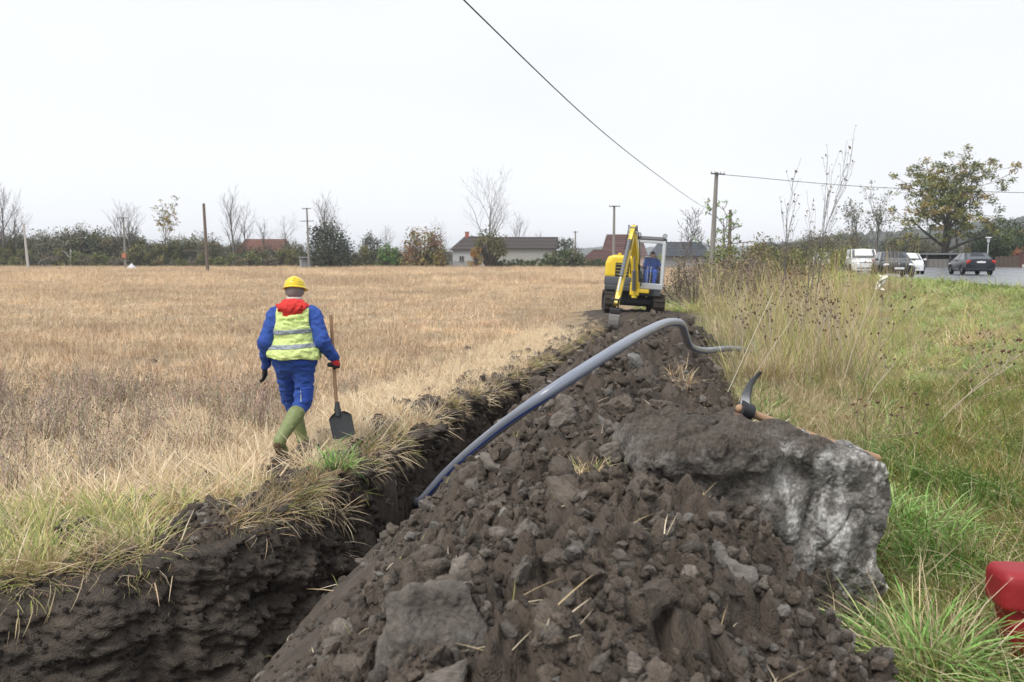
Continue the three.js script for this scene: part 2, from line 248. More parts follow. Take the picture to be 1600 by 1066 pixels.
{
  const r = rng(77), small = [1, 2, 3, 4, 5, 6, 7].map((k) => clodGeo(k * 31, 0.15)), places = small.map(() => []), M = new THREE.Matrix4(), Q = new THREE.Quaternion(), E = new THREE.Euler();
  const put = (x, d, size) => { const h = ground(x, d); E.set(r() * 6, r() * 6, r() * 6); M.compose(W3(x, h + size * 0.05, d), Q.setFromEuler(E), V(size * (0.75 + 0.6 * r()), size * (0.7 + 0.4 * r()), size * (0.75 + 0.5 * r()))); places[(r() * small.length) | 0].push([M.clone(), soilTint(r)]); };
  let n = 0;
  while (n < 48000) {
    const d = 1.9 * Math.pow(26 / 1.9, r()), x = mix(-0.8, 0.75, r()) * d + (r() - 0.5) * 2, [h, z, s, u] = land(x, d);
    if (z !== 1) continue;
    if (s > 0 && u < 0.3 && r() < 0.85) continue; // the cut and scraped faces are smoother
    if (r() > ss(-0.35, 0.45, fbm(x, d, 1.6, 2) + 0.1) + 0.06) continue; // crumbs gather in drifts between smeared patches
    put(x, d, (0.005 + 0.05 * Math.pow(r(), 6)) * (0.8 + 0.085 * d)); n++;
  }
  for (let i = 0; i < 5200; i++) { // soil spilled along the field-side lip
    const d = 3.7 * Math.pow(20 / 3.7, Math.pow(r(), 1.2)), x = along(LIP, d) + 0.16 - 0.95 * Math.pow(r(), 1.6); if (fbm(x, d, 1.1, 2) < -0.25) continue; put(x, d, (0.006 + 0.05 * Math.pow(r(), 4)) * (0.75 + 0.06 * d));
  }
  for (let i = 0; i < 9000; i++) { // crumbs clinging to the cut face
    const q = wallFaces[(r() * wallFaces.length) | 0]; if (q[3] > 14 || N3(q[3] * 3, q[1] * 4, 7) < -0.1) continue;
    const size = (0.006 + 0.03 * Math.pow(r(), 3)) * (0.7 + 0.08 * q[3]); E.set(r() * 6, r() * 6, r() * 6); M.compose(V(q[0], q[1], q[2]), Q.setFromEuler(E), V(size, size * (0.7 + 0.5 * r()), size)); const v = 0.65 + 0.5 * r(); places[(r() * small.length) | 0].push([M.clone(), RGB(0.075 * v, 0.06 * v, 0.05 * v)]);
  }
  places.forEach((list, k) => {
    const im = new THREE.InstancedMesh(small[k], clodMat, list.length); im.name = k ? 'soil_crumbs_' + String(k).padStart(3, '0') : 'soil_crumbs'; im.userData.kind = 'stuff'; im.castShadow = im.receiveShadow = true;
    list.forEach(([m, c], i) => { im.setMatrixAt(i, m); im.setColorAt(i, c); }); heap.add(im);
  });
  // the larger clods, each a mesh of its own on the heap
  const big = [6, 7, 8, 9, 10, 11, 12, 13].map((k) => clodGeo(k * 57, 0.12)), mats = []; for (let i = 0; i < 10; i++) { const v = 0.6 + 0.6 * r(), c = i % 3 ? RGB(0.14 * v, 0.112 * v, 0.089 * v) : RGB(0.2 * v, 0.173 * v, 0.148 * v); mats.push(new THREE.MeshStandardMaterial({ vertexColors: true, color: c, roughness: 0.95, map: grainTex, bumpMap: bumpTex, bumpScale: 0.013 })); }
  let m = 0;
  while (m < 300) {
    const near = m < 170, d = near ? mix(2.1, 5.4, Math.pow(r(), 0.8)) : 5.4 * Math.pow(24 / 5.4, r()), x = mix(-0.75, 0.62, r()) * d, [h, z, s, u] = land(x, d);
    if (z !== 1 || (s > -0.1 && u < 0.35)) continue;
    if (s < 0 && r() < 0.5) continue;
    const size = (0.042 + 0.1 * Math.pow(r(), 2.2)) * (near ? 1 : 1.25) * (s < 0 ? 0.7 : 1);
    const c = part('soil_clod', big[(r() * 8) | 0], mats[(r() * 10) | 0], heap); c.position.copy(W3(x, h + size * 0.12, d)); c.rotation.set(r() * 6, r() * 6, r() * 6); c.scale.set(size * (0.8 + 0.7 * r()), size * (0.7 + 0.4 * r()), size * (0.8 + 0.5 * r())); m++;
  }
}
// ---------- grass and weeds ----------
function tuft(seed, n, { len = 0.2, spread = 0.1, lean = 0.5, droop = 1, width = 0.004, cols, seg = 3, up = 0 }) {
  const r = rng(seed), P = [], C = [], I = [], a = new THREE.Vector3(), side = new THREE.Vector3();
  for (let b = 0; b < n; b++) {
    const az = r() * Math.PI * 2, rad = spread * Math.sqrt(r()), L = len * (0.45 + 0.75 * r()), ln = lean * (0.2 + 1.0 * r()), dr = droop * (0.4 + r()), w = width * (0.6 + 0.8 * r()), c = cols[(r() * cols.length) | 0], v = 0.8 + 0.4 * r(), ba = az + (r() - 0.5) * 2, tw = (r() - 0.5) * 1.6;
    let x = Math.cos(ba) * rad, y = -0.01 + up, z = Math.sin(ba) * rad, ang = ln; const at = P.length / 3, dx = Math.cos(az), dz = Math.sin(az);
    for (let s = 0; s <= seg; s++) {
      const t = s / seg, ww = s === seg ? w * 0.15 : w * (1 - 0.5 * t); side.set(-dz * Math.cos(tw), Math.sin(tw) * 0.5, dx * Math.cos(tw));
      P.push(x - side.x * ww, y - side.y * ww, z - side.z * ww, x + side.x * ww, y + side.y * ww, z + side.z * ww);
      for (let k = 0; k < 2; k++) C.push(c[0] * v, c[1] * v, c[2] * v);
      if (s < seg) I.push(at + s * 2, at + s * 2 + 1, at + s * 2 + 3, at + s * 2, at + s * 2 + 3, at + s * 2 + 2);
      x += dx * Math.sin(ang) * L / seg; z += dz * Math.sin(ang) * L / seg; y += Math.cos(ang) * L / seg; ang += dr / seg;
    }
  }
  const g = new THREE.BufferGeometry(); g.setAttribute('position', new THREE.Float32BufferAttribute(P, 3)); g.setAttribute('color', new THREE.Float32BufferAttribute(C, 3)); g.setIndex(I); g.computeVertexNormals(); return g;
}
const grassMat = new THREE.MeshStandardMaterial({ vertexColors: true, roughness: 0.75, side: THREE.DoubleSide });
// Grass is laid as sods: wide patches of many blades repeated over the open ground, single tufts (baked into one mesh) near edges.
function sow(name, geo, label, list) { // list of [Matrix4, Color]: repeated sods
  const im = new THREE.InstancedMesh(geo, grassMat, list.length); im.name = numbered(name); im.userData = { kind: 'stuff', label }; im.castShadow = im.receiveShadow = true;
  list.forEach(([m, c], i) => { im.setMatrixAt(i, m); im.setColorAt(i, c); }); scene.add(im); return im;
}
function bakeGeo(sets) { // sets: [geometries, list of [Matrix4, Color]] -> one geometry
  let nv = 0, ni = 0; const r = rng(5), pick = [];
  for (const [geos, list] of sets) for (const [m, c] of list) { const g = geos[(r() * geos.length) | 0]; pick.push([g, m, c]); nv += g.attributes.position.count; ni += g.index.count; }
  const P = new Float32Array(nv * 3), C = new Float32Array(nv * 3), I = new Uint32Array(ni); let v = 0, k = 0;
  for (const [g, m, c] of pick) {
    const p = g.attributes.position.array, q = g.attributes.color.array, ix = g.index.array, e = m.elements;
    for (let i = 0; i < p.length; i += 3) { const x = p[i], y = p[i + 1], z = p[i + 2], o = v * 3 + i; P[o] = e[0] * x + e[4] * y + e[8] * z + e[12]; P[o + 1] = e[1] * x + e[5] * y + e[9] * z + e[13]; P[o + 2] = e[2] * x + e[6] * y + e[10] * z + e[14]; C[o] = q[i] * c.r; C[o + 1] = q[i + 1] * c.g; C[o + 2] = q[i + 2] * c.b; }
    for (let i = 0; i < ix.length; i++) I[k + i] = ix[i] + v;
    v += p.length / 3; k += ix.length;
  }
  const g = new THREE.BufferGeometry(); g.setAttribute('position', new THREE.BufferAttribute(P, 3)); g.setAttribute('color', new THREE.BufferAttribute(C, 3)); g.setIndex(new THREE.BufferAttribute(I, 1)); g.computeVertexNormals(); return g;
}
function bake(name, label, sets) { const m = part(name, bakeGeo(sets), grassMat); m.userData = { kind: 'stuff', label }; return m; }
function sod(seed, size, mixes) { // mixes: [geometry list, how many, scale, lay]
  const r = rng(seed), E = new THREE.Euler(), Q = new THREE.Quaternion();
  return bakeGeo(mixes.map(([geos, n, sc, lay]) => [geos, Array.from({ length: n }, () => { const k = sc * (0.7 + 0.6 * r()), v = 0.8 + 0.4 * r(); E.set((r() - 0.5) * lay, r() * 6.3, (r() - 0.5) * lay, 'ZXY'); return [new THREE.Matrix4().compose(V((r() - 0.5) * size, 0, (r() - 0.5) * size), Q.setFromEuler(E), V(k, k * (0.6 + 0.7 * r()), k)), RGB(v, v, v)]; })]));
}
function lay(x, d, turn, sx, sy, size) { // a sod on sloping ground
  const e = size * 0.35, gx = (ground(x + e, d) - ground(x - e, d)) / (2 * e), gz = -(ground(x, d + e) - ground(x, d - e)) / (2 * e), up = V(-gx, 1, -gz).normalize();
  const Q = new THREE.Quaternion().setFromUnitVectors(V(0, 1, 0), up).multiply(new THREE.Quaternion().setFromAxisAngle(V(0, 1, 0), turn));
  return new THREE.Matrix4().compose(W3(x, ground(x, d), d), Q, V(sx, sy, sx));
}
const placeM = (() => { const E = new THREE.Euler(), Q = new THREE.Quaternion(); return (x, d, turn, sx, sy, tx = 0, tz = 0, dy = 0) => { E.set(tx, turn, tz, 'ZXY'); return new THREE.Matrix4().compose(W3(x, ground(x, d) + dy, d), Q.setFromEuler(E), V(sx, sy, sx)); }; })();
const STRAW = [[0.66, 0.50, 0.32], [0.72, 0.57, 0.38], [0.60, 0.44, 0.27], [0.76, 0.63, 0.45], [0.50, 0.35, 0.21], [0.62, 0.48, 0.34]];
const PALE = [[0.66, 0.53, 0.36], [0.60, 0.46, 0.30], [0.72, 0.60, 0.44], [0.52, 0.38, 0.24]];
const RUST = [[0.42, 0.26, 0.12], [0.5, 0.34, 0.17], [0.36, 0.22, 0.11], [0.55, 0.42, 0.24]];
const GREEN = [[0.22, 0.27, 0.06], [0.31, 0.34, 0.09], [0.42, 0.40, 0.13], [0.19, 0.22, 0.07], [0.52, 0.46, 0.2], [0.56, 0.46, 0.26]];
const OLIVE = [[0.37, 0.37, 0.1], [0.48, 0.44, 0.15], [0.30, 0.35, 0.08], [0.62, 0.52, 0.28], [0.26, 0.36, 0.09], [0.44, 0.31, 0.13]];
const LUSH = [[0.15, 0.31, 0.06], [0.22, 0.41, 0.1], [0.33, 0.48, 0.18], [0.13, 0.25, 0.05], [0.5, 0.52, 0.23]];
const BROWN = [[0.20, 0.155, 0.115], [0.29, 0.23, 0.175], [0.15, 0.12, 0.09], [0.36, 0.29, 0.22]];

const T = { // tufts
  stub: [1, 2].map((k) => tuft(k, 20, { len: 0.12, spread: 0.16, lean: 0.95, droop: 1.2, width: 0.0034, cols: STRAW })),
  flat: [3, 4].map((k) => tuft(k, 20, { len: 0.26, spread: 0.16, lean: 1.3, droop: 0.6, width: 0.0032, cols: PALE })),
  weed: [5, 6].map((k) => tuft(k, 12, { len: 0.24, spread: 0.12, lean: 0.4, droop: 0.5, width: 0.0032, cols: [...STRAW, ...BROWN] })),
  straw: [11, 12, 13].map((k) => tuft(k, 20, { len: 0.34, spread: 0.13, lean: 1.05, droop: 1.0, width: 0.003, cols: [...PALE, ...STRAW], seg: 4 })),
  rust: [14, 15].map((k) => tuft(k, 22, { len: 0.25, spread: 0.12, lean: 1.1, droop: 1.4, width: 0.0028, cols: RUST, seg: 4 })),
  green: [16, 17].map((k) => tuft(k, 22, { len: 0.27, spread: 0.12, lean: 0.75, droop: 1.2, width: 0.0036, cols: GREEN, seg: 4 })),
  olive: [21, 22, 23].map((k) => tuft(k, 24, { len: 0.3, spread: 0.14, lean: 0.9, droop: 1.3, width: 0.0032, cols: OLIVE, seg: 4 })),
  lush: [24, 25].map((k) => tuft(k, 26, { len: 0.42, spread: 0.09, lean: 0.6, droop: 1.6, width: 0.005, cols: LUSH, seg: 5 })),
  pale: [26, 27].map((k) => tuft(k, 22, { len: 0.45, spread: 0.12, lean: 0.75, droop: 1.0, width: 0.0026, cols: PALE, seg: 4 })),
  brown: [28, 29].map((k) => tuft(k, 20, { len: 0.22, spread: 0.14, lean: 1.0, droop: 1.4, width: 0.003, cols: [...RUST, ...OLIVE], seg: 3 })),
  bright: [30, 31].map((k) => tuft(k, 20, { len: 0.2, spread: 0.15, lean: 0.7, droop: 1.0, width: 0.004, cols: [[0.24, 0.34, 0.08], [0.31, 0.39, 0.12], [0.2, 0.27, 0.07], [0.42, 0.42, 0.18]] })),
  tall: [32, 33].map((k) => tuft(k, 9, { len: 1.05, spread: 0.22, lean: 0.18, droop: 0.3, width: 0.003, cols: [...PALE, ...BROWN, ...OLIVE], seg: 4 })),
  stalk: [34, 35, 36].map(weedGeo),
};
function weedGeo(seed) { // one withered stalk plant: thin stems, short twigs, crumpled leaves
  const r = rng(seed), P = [], C = [], I = [];
  const strip = (a, b, w, c) => { const at = P.length / 3, s = V(b.z - a.z, 0, a.x - b.x); if (s.length() < 1e-5) s.set(1, 0, 0); s.normalize().multiplyScalar(w); P.push(a.x - s.x, a.y, a.z - s.z, a.x + s.x, a.y, a.z + s.z, b.x, b.y, b.z); for (let k = 0; k < 3; k++) C.push(...c); I.push(at, at + 1, at + 2); };
  for (let i = 0; i < 6; i++) {
    const c = BROWN[(r() * 4) | 0].map((v) => v * (1 + 0.6 * r())), a = V((r() - 0.5) * 0.1, 0, (r() - 0.5) * 0.1), L = 0.25 + 0.3 * r(), b = V(a.x + (r() - 0.5) * 0.35, L, a.z + (r() - 0.5) * 0.35);
    strip(a, b, 0.0032, c);
    for (let k = 0; k < 5; k++) { const t = 0.3 + 0.7 * r(), p = a.clone().lerp(b, t), q = p.clone().add(V((r() - 0.5) * 0.15, 0.02 + 0.1 * r(), (r() - 0.5) * 0.15)); strip(p, q, 0.002, c); strip(q, q.clone().add(V((r() - 0.5) * 0.04, -0.02 + 0.04 * r(), (r() - 0.5) * 0.04)), 0.007, BROWN[(r() * 4) | 0]); }
  }
  const g = new THREE.BufferGeometry(); g.setAttribute('position', new THREE.Float32BufferAttribute(P, 3)); g.setAttribute('color', new THREE.Float32BufferAttribute(C, 3)); g.setIndex(I); g.computeVertexNormals(); return g;
}
const grey = (r, lo = 0.8, hi = 1.2) => { const v = lo + (hi - lo) * r(); return RGB(v, v, v * 0.97); };
{ // the mown field, in sods that grow with distance
  const r = rng(501), bands = [[6, 22, 1.1, 1], [22, 60, 2.4, 1.25], [60, 170, 6, 1.9]];
  const kinds = bands.map(([, , S, k], b) => { const n = [38, 96, 230][b]; return [sod(60 + b, S * 1.12, [[T.stub, n * 0.5 | 0, k, 0.5], [T.flat, n * 0.5 | 0, k * 0.9, 0.4], [T.weed, n * 0.03 | 0, k * 0.8, 0.5]]), sod(70 + b, S * 1.12, [[T.stub, n * 0.4 | 0, k, 0.5], [T.flat, n * 0.45 | 0, k * 0.9, 0.5], [T.weed, n * 0.14 | 0, k * 0.9, 0.6]])]; });
  bands.forEach(([d0, d1, S], b) => {
    const lists = [[], []];
    for (let d = d0; d < d1; d += S) for (let x = -0.95 * (d + 3); x < 0.42 * d + 4; x += S) {
      const X = x + (r() - 0.5) * S * 0.3, D = d + S / 2 + (r() - 0.5) * S * 0.3, [h, z, s] = land(X, D);
      if (z !== 0 || (D < 26 && s < 0 && s > -S * 0.75 - 0.6) || (s > 0 && D < 44)) continue;
      const k = fbm(X * 0.7, D * 2.2, 0.13, 4), k2 = fbm(X + 200, D * 1.6, 0.22, 2), v = 1.0 + 0.42 * k + 0.06 * (r() - 0.5), w = ss(0.0, 0.5, k2);
      lists[r() < 0.6 - 0.5 * k2 ? 0 : 1].push([lay(X, D, Math.floor(r() * 4) * Math.PI / 2 + (r() - 0.5) * 0.5, 1, 0.85 + 0.4 * r(), S), RGB(v * mix(1.08, 0.86, w), v * mix(1.05, 0.79, w), v * mix(1.02, 0.78, w))]);
    }
    lists.forEach((l, i) => sow(['straw_stubble', 'flattened_straw'][i], kinds[b][i], ['dry straw stubble covering the field', 'flattened pale straw lying over the field'][i], l));
  });
}
{ // long lodged grass on the near bank: yellow-green towards the corner, rust and straw by the lip
  const r = rng(601), set = { straw: [], rust: [], green: [], stub: [], stalk: [], flat: [] };
  for (let n = 0; n < 21000; n++) {
    const d = 3.7 + 18 * Math.pow(r(), 1.7), x = along(LIP, d) - 0.02 - 6.5 * Math.pow(r(), 1.25), [h, z, s] = land(x, d);
    if (z !== 0 || x < -0.95 * (d + 1)) continue;
    const low = mix(1, 0.55, ss(5.2, 7, d)), step = low * (Math.hypot(x + 2.2, (d - 7.8) * 0.9) < 0.75 || Math.hypot(x + 1.8, d - 7.4) < 0.6 ? 0.5 : 1);
    if (s < -1.3 - 0.5 * r() && d > 9 + 2 * r()) continue;
    const g = ss(0.05, 0.9, 1.1 - (d - 4.4) / 2.9 + 0.5 * fbm(x, d, 0.8)), nearLip = ss(-2.4, -0.3, s), q = r(), ly = 0.3 + 0.6 * r(), f = ss(12, 8, d), m = (a, b, k = 1) => placeM(x, d, r() * 6.3, a * (0.75 + 0.5 * r()), b * step * (0.7 + 0.6 * r()), ly * 0.8 * k, -ly * 0.7 * k);
    if (d > 10 && r() < 0.75) { set.stub.push([m(1.2, 1), grey(r)]); continue; }
    if (q < g * (d < 6.2 ? 0.7 : 0.45)) set.green.push([m(1, 0.8, 0.7), grey(r)]);
    else if (q < 0.5) set.straw.push([m(1, 0.75), grey(r)]);
    else if (q < 0.5 + 0.22 * nearLip) set.rust.push([m(1, 0.8), grey(r)]);
    else if (q < 0.85) set.flat.push([m(1.1, 1, 0.4), grey(r)]);
    else if (r() < 0.5) set.rust.push([m(0.9, 0.7), grey(r)]);
  }
  for (let n = 0; n < 4200; n++) { // stalky brown weeds across the bank
    const d = 6.4 + 8 * Math.pow(r(), 1.3), x = mix(-0.95, -0.19, r()) * d, [h, z, s] = land(x, d);
    const dens = ss(0, 0.6, fbm(x, d, 0.9) * 1.4 + 0.36 - Math.abs(d - 8.6 + x * 0.22) * 0.25);
    if (z !== 0 || s > -1.4 || r() > dens || Math.hypot(x + 2.2, d - 7.6) < 0.8) continue;
    set.stalk.push([placeM(x, d, r() * 6.3, 0.7 + 0.6 * r(), 0.55 + 0.75 * r(), (r() - 0.5) * 0.7, (r() - 0.5) * 0.7), grey(r, 0.8, 1.5)]);
  }
  for (let n = 0; n < 260; n++) { // bigger withered plants
    const d = 6.2 + 4.5 * r(), x = mix(-0.9, -0.3, r()) * d, [h, z, s] = land(x, d); if (z !== 0 || s > -1.6 || fbm(x + 30, d, 0.6) < 0) continue;
    set.stalk.push([placeM(x, d, r() * 6.3, 1.0 + 0.5 * r(), 0.9 + 0.6 * r(), (r() - 0.5) * 0.9, (r() - 0.5) * 0.9), grey(r, 0.5, 1.1)]);
  }
  for (let n = 0; n < 900; n++) { // dark withered weeds dotted over the nearer field
    const d = 9 + 40 * Math.pow(r(), 1.6), x = mix(-0.85, 0.05, r()) * d, [h, z, s] = land(x, d); if (z !== 0 || s > -1.2 || fbm(x - 60, d * 1.5, 0.35) < 0.12) continue;
    set.stalk.push([placeM(x, d, r() * 6.3, 0.7 + 0.6 * r(), (0.3 + 0.5 * r()) * (1 + d * 0.01), (r() - 0.5), (r() - 0.5)), grey(r, 0.5, 1.2)]);
  }
  for (let n = 0; n < 850; n++) { // ragged fringe hanging over the lip
    const d = 3.7 + 19 * Math.pow(r(), 1.6), x = along(LIP, d) + (-0.1 + 0.14 * r()); if (fbm(x, d, 1.5, 2) < -0.1) continue;
    (r() < 0.5 ? set.straw : r() < 0.6 ? set.rust : set.green).push([placeM(x, d, r() * 6.3, 0.6 + 0.4 * r(), 0.5 + 0.5 * r(), 0.3 * r(), -0.7 - 0.5 * r(), 0.02), grey(r, 0.7, 1.1)]);
  }
  bake('lodged_grass', 'long dry grass lodged over along the trench bank', [[T.straw, set.straw], [T.stub, set.stub], [T.flat, set.flat]]);
  bake('rusty_grass', 'rust-brown matted grass along the trench lip', [[T.rust, set.rust]]);
  bake('yellow_green_grass', 'yellow-green grass on the bank beside the trench', [[T.green, set.green]]);
  bake('brown_weed_stalks', 'brown withered weeds standing along the bank', [[T.stalk, set.stalk]]);
}
{ // verge
  const r = rng(701), set = { olive: [], lush: [], pale: [], brown: [], bright: [], tall: [] };
  const kind = (x, d) => { const b = fbm(x + 90, d, 0.9), belt = ss(1.2, 0.3, Math.abs(x - (0.31 * d + 0.5)) / (0.7 + 0.06 * d)) * ss(7, 9, d), q = r(); return roadEdge(d) - x < 3 ? 'bright' : q < belt * 0.6 ? (r() < 0.7 ? 'pale' : 'brown') : d < 8 && b > 0.3 && q < 0.7 ? 'lush' : q < 0.6 ? 'olive' : q < 0.8 ? 'brown' : q < 0.93 ? 'pale' : 'lush'; };
  for (let n = 0; n < 9500; n++) { // near ground, tuft by tuft
    const d = 2.2 + 10 * Math.pow(r(), 1.5), x = mix(0.18, 0.9, r()) * (d + 0.8), [h, z] = land(x, d); if (z !== 2 || x > roadEdge(d) - 0.15) continue;
    const k = kind(x, d), ly = 0.3 + 0.6 * r(), tallness = { olive: 0.8, lush: 0.75, pale: 0.8, brown: 0.7, bright: 0.6 }[k];
    set[k].push([placeM(x, d, r() * 6.3, 0.8 + 0.5 * r(), tallness * (0.6 + 0.6 * r()), (r() - 0.5) * 0.5, -ly), grey(r, 0.75, 1.2)]);
  }
  for (let n = 0; n < 3000; n++) { // tall dry stems
    const d = 12.5 + 20 * Math.pow(r(), 1.3), x = mix(0.22, 0.52, r()) * d, [h, z, s, c] = land(x, d); if (z !== 2 || x > roadEdge(d) - 2) continue;
    if (r() > ss(0.0, 0.6, 0.55 + fbm(x, d, 0.5) * 0.9 - Math.abs(x / d - 0.35) * 4.5)) continue;
    set.tall.push([placeM(x, d, r() * 6.3, 0.9 + 0.6 * r(), 0.4 + 0.7 * r(), (r() - 0.5) * 0.9, (r() - 0.5) * 1.0), grey(r, 0.6, 1.15)]);
  }
  bake('verge_grass', 'tangled olive and brown grass on the verge', [[T.olive, set.olive], [T.brown, set.brown]]);
  bake('lush_grass', 'lush green drooping grass on the verge', [[T.lush, set.lush], [T.bright, set.bright]]);
  bake('pale_dry_grass', 'pale dry grass on the verge', [[T.pale, set.pale]]);
  bake('tall_dry_stems', 'tall dry weed stems on the verge', [[T.tall, set.tall]]);
  const sods = [[sod(81, 1.35, [[T.olive, 38, 0.85, 0.9], [T.brown, 22, 0.95, 0.6], [T.pale, 8, 0.8, 1.4], [T.lush, 11, 0.7, 0.9]]), []], [sod(82, 1.35, [[T.pale, 34, 0.95, 1.0], [T.brown, 26, 1.1, 0.7], [T.olive, 14, 1, 1], [T.tall, 3, 0.7, 0.7]]), []], [sod(83, 1.35, [[T.bright, 60, 1.1, 0.6], [T.olive, 12, 0.9, 0.8]]), []], [sod(84, 1.35, [[T.olive, 22, 1, 0.8], [T.pale, 14, 1.1, 0.9], [T.tall, 14, 1.1, 0.7], [T.brown, 16, 1, 0.6]]), []]];
  for (let d = 9; d < 120;) {
    const k = d < 26 ? 1 : d < 60 ? 1.7 : 3, S = 1.2 * k;
    for (let x = 0.14 * d; x < Math.min(roadEdge(d) - 0.3, 0.95 * d); x += S) {
      const X = x + (r() - 0.5) * 0.3 * S, D = d + (r() - 0.5) * 0.3 * S, [h, z, s, c] = land(X, D); if (z !== 2 || X > roadEdge(D) - 0.75 * S || (D < 26 && land(X - 0.7 * S, D)[1] === 1) || (D > 25 && D < 31 && X < 7)) continue;
      const dry = fbm(X, D, 0.25) + ss(0.09, 0.0, Math.abs(X / D - 0.28)) * 0.8 - 0.42, e = roadEdge(D) - X;
      const weeds = ss(0.13, 0.05, Math.abs(X / D - 0.37)) * ss(12, 15, D) * ss(46, 30, D), i = e < 2.5 ? 2 : r() < weeds * 0.8 ? 3 : dry > 0.3 ? (r() < 0.45 ? 3 : 1) : r() < 0.07 ? 3 : 0;
      const v = 0.9 + 0.25 * r(), br = i === 3 ? r() : 0; sods[i][1].push([lay(X, D, r() * 6.3, k, k * (0.8 + 0.35 * r()) * (k > 2 ? 0.7 : 1) * (i < 2 ? 0.72 : 1), S), RGB(v * mix(1, 0.88, br), v * mix(1, 0.76, br), v * mix(1, 0.66, br))]);
    }
    d += S;
  }
  [['meadow_grass', 'rough olive grass on the verge further off'], ['bleached_grass', 'bleached dry grass on the verge further off'], ['roadside_grass', 'short bright green grass along the kerb'], ['rank_weeds', 'rank dry weeds on the verge further off']].forEach(([n, l], i) => sow(n, sods[i][0], l, sods[i][1]));
}
{ // straws, torn roots and blades scattered over the dug soil
  const r = rng(811), l = [], g = [tuft(41, 3, { len: 0.16, spread: 0.05, lean: 1.45, droop: 0.25, width: 0.0022, cols: [...PALE, ...RUST] }), tuft(42, 2, { len: 0.1, spread: 0.03, lean: 1.0, droop: 1.2, width: 0.002, cols: [...PALE, ...GREEN] })];
  for (let i = 0; i < 1500; i++) { const d = 2.2 * Math.pow(20 / 2.2, r()), x = mix(-0.8, 0.6, r()) * d, [h, z, s, c] = land(x, d); if (z !== 1 || r() > 0.3 + fbm(x, d, 0.9)) continue; l.push([placeM(x, d, r() * 6.3, 0.6 + 0.7 * r(), 0.8, (r() - 0.5), (r() - 0.5), 0.015), grey(r, 0.6, 1.1)]); }
  bake('straw_litter', 'straws and torn roots scattered over the dug soil', [[g, l]]);
}
// ---------- trees ----------
const barkMat = new THREE.MeshStandardMaterial({ vertexColors: true, roughness: 0.95 });
const leafMat = new THREE.MeshStandardMaterial({ vertexColors: true, roughness: 0.8, side: THREE.DoubleSide });
class Mesher {
  constructor() { this.P = []; this.C = []; this.I = []; }
  limb(a, b, r0, r1, n, c) {
    const ax = b.clone().sub(a).normalize(), u = V(ax.z, ax.x, ax.y).cross(ax).normalize(), w = ax.clone().cross(u), at = this.P.length / 3;
    for (const [p, r] of [[a, r0], [b, r1]]) for (let i = 0; i < n; i++) { const t = i / n * Math.PI * 2, q = p.clone().addScaledVector(u, Math.cos(t) * r).addScaledVector(w, Math.sin(t) * r); this.P.push(q.x, q.y, q.z); this.C.push(...c); }
    for (let i = 0; i < n; i++) { const j = (i + 1) % n; this.I.push(at + i, at + j, at + n + j, at + i, at + n + j, at + n + i); }
  }
  leaf(p, s, r, c) {
    const d = V(r() - 0.5, r() - 0.5, r() - 0.5).normalize(), e = V(r() - 0.5, r() - 0.5, r() - 0.5).cross(d).normalize(), at = this.P.length / 3, w = s * (0.35 + 0.25 * r());
    for (const [k, l] of [[-1, -0.1], [0, -0.9], [1, 0.1], [0, 1]]) { this.P.push(p.x + e.x * k * w + d.x * l * s, p.y + e.y * k * w + d.y * l * s, p.z + e.z * k * w + d.z * l * s); this.C.push(...c); }
    this.I.push(at, at + 1, at + 2, at, at + 2, at + 3);
  }
  geo() { const g = new THREE.BufferGeometry(); g.setAttribute('position', new THREE.Float32BufferAttribute(this.P, 3)); g.setAttribute('color', new THREE.Float32BufferAttribute(this.C, 3)); g.setIndex(this.I); g.computeVertexNormals(); return g; }
}
// grows limbs; returns twig tips. opt: h, trunk height share, spread, levels, kids
function grow(m, r, opt) {
  const tips = [], { bark, lean = 0.05 } = opt;
  const go = (a, dir, L, rad, lev) => {
    let p = a, segs = lev === 0 ? 4 : 3, d = dir.clone();
    const kids = [];
    for (let i = 0; i < segs; i++) {
      d.add(V((r() - 0.5), (r() - 0.5) * 0.6 + opt.rise * (lev > 0 ? 0.25 : 0), (r() - 0.5)).multiplyScalar(lev ? 0.3 : lean * 4)).normalize();
      const q = p.clone().addScaledVector(d, L / segs), r0 = rad * (1 - 0.7 * i / segs), r1 = rad * (1 - 0.7 * (i + 1) / segs);
      m.limb(p, q, Math.max(r0, opt.twig), Math.max(r1, opt.twig), lev === 0 ? 8 : lev === 1 ? 5 : 3, bark); p = q; kids.push([q.clone(), r1, d.clone()]);
    }
    if (lev >= opt.levels) { tips.push(p); return; }
    const n = opt.kids[lev];
    for (let k = 0; k < n; k++) {
      const f = lev === 0 ? opt.first + (1 - opt.first) * (k + r() * 0.6) / n : 0.3 + 0.7 * (k + r()) / n, i = Math.min(segs - 1, Math.floor(f * segs)), [q, rr, dd] = kids[i], az = k * 2.4 + r() * 1.2, sp = opt.spread * (0.7 + 0.6 * r()) * (lev === 0 ? mix(1.15, 0.55, k / n) : 1);
      const u = V(dd.z, dd.x, dd.y).cross(dd).normalize(), w = dd.clone().cross(u), nd = dd.clone().multiplyScalar(Math.cos(sp)).addScaledVector(u, Math.sin(sp) * Math.cos(az)).addScaledVector(w, Math.sin(sp) * Math.sin(az)); nd.y += opt.rise * 0.3; nd.normalize();
      const prev = i > 0 ? kids[i - 1][0] : a, from = prev.clone().lerp(q, (f * segs) % 1);
      go(from, nd, L * opt.ratio[lev] * (0.75 + 0.5 * r()), Math.max(rr * 0.75, rad * 0.25), lev + 1);
    }
  };
  go(V(0, -0.15, 0), V((r() - 0.5) * 0.06, 1, (r() - 0.5) * 0.06).normalize(), opt.h * opt.trunk, opt.rad ?? opt.h * 0.018, 0);
  return tips;
}
const GREYBARK = [0.15, 0.135, 0.125];
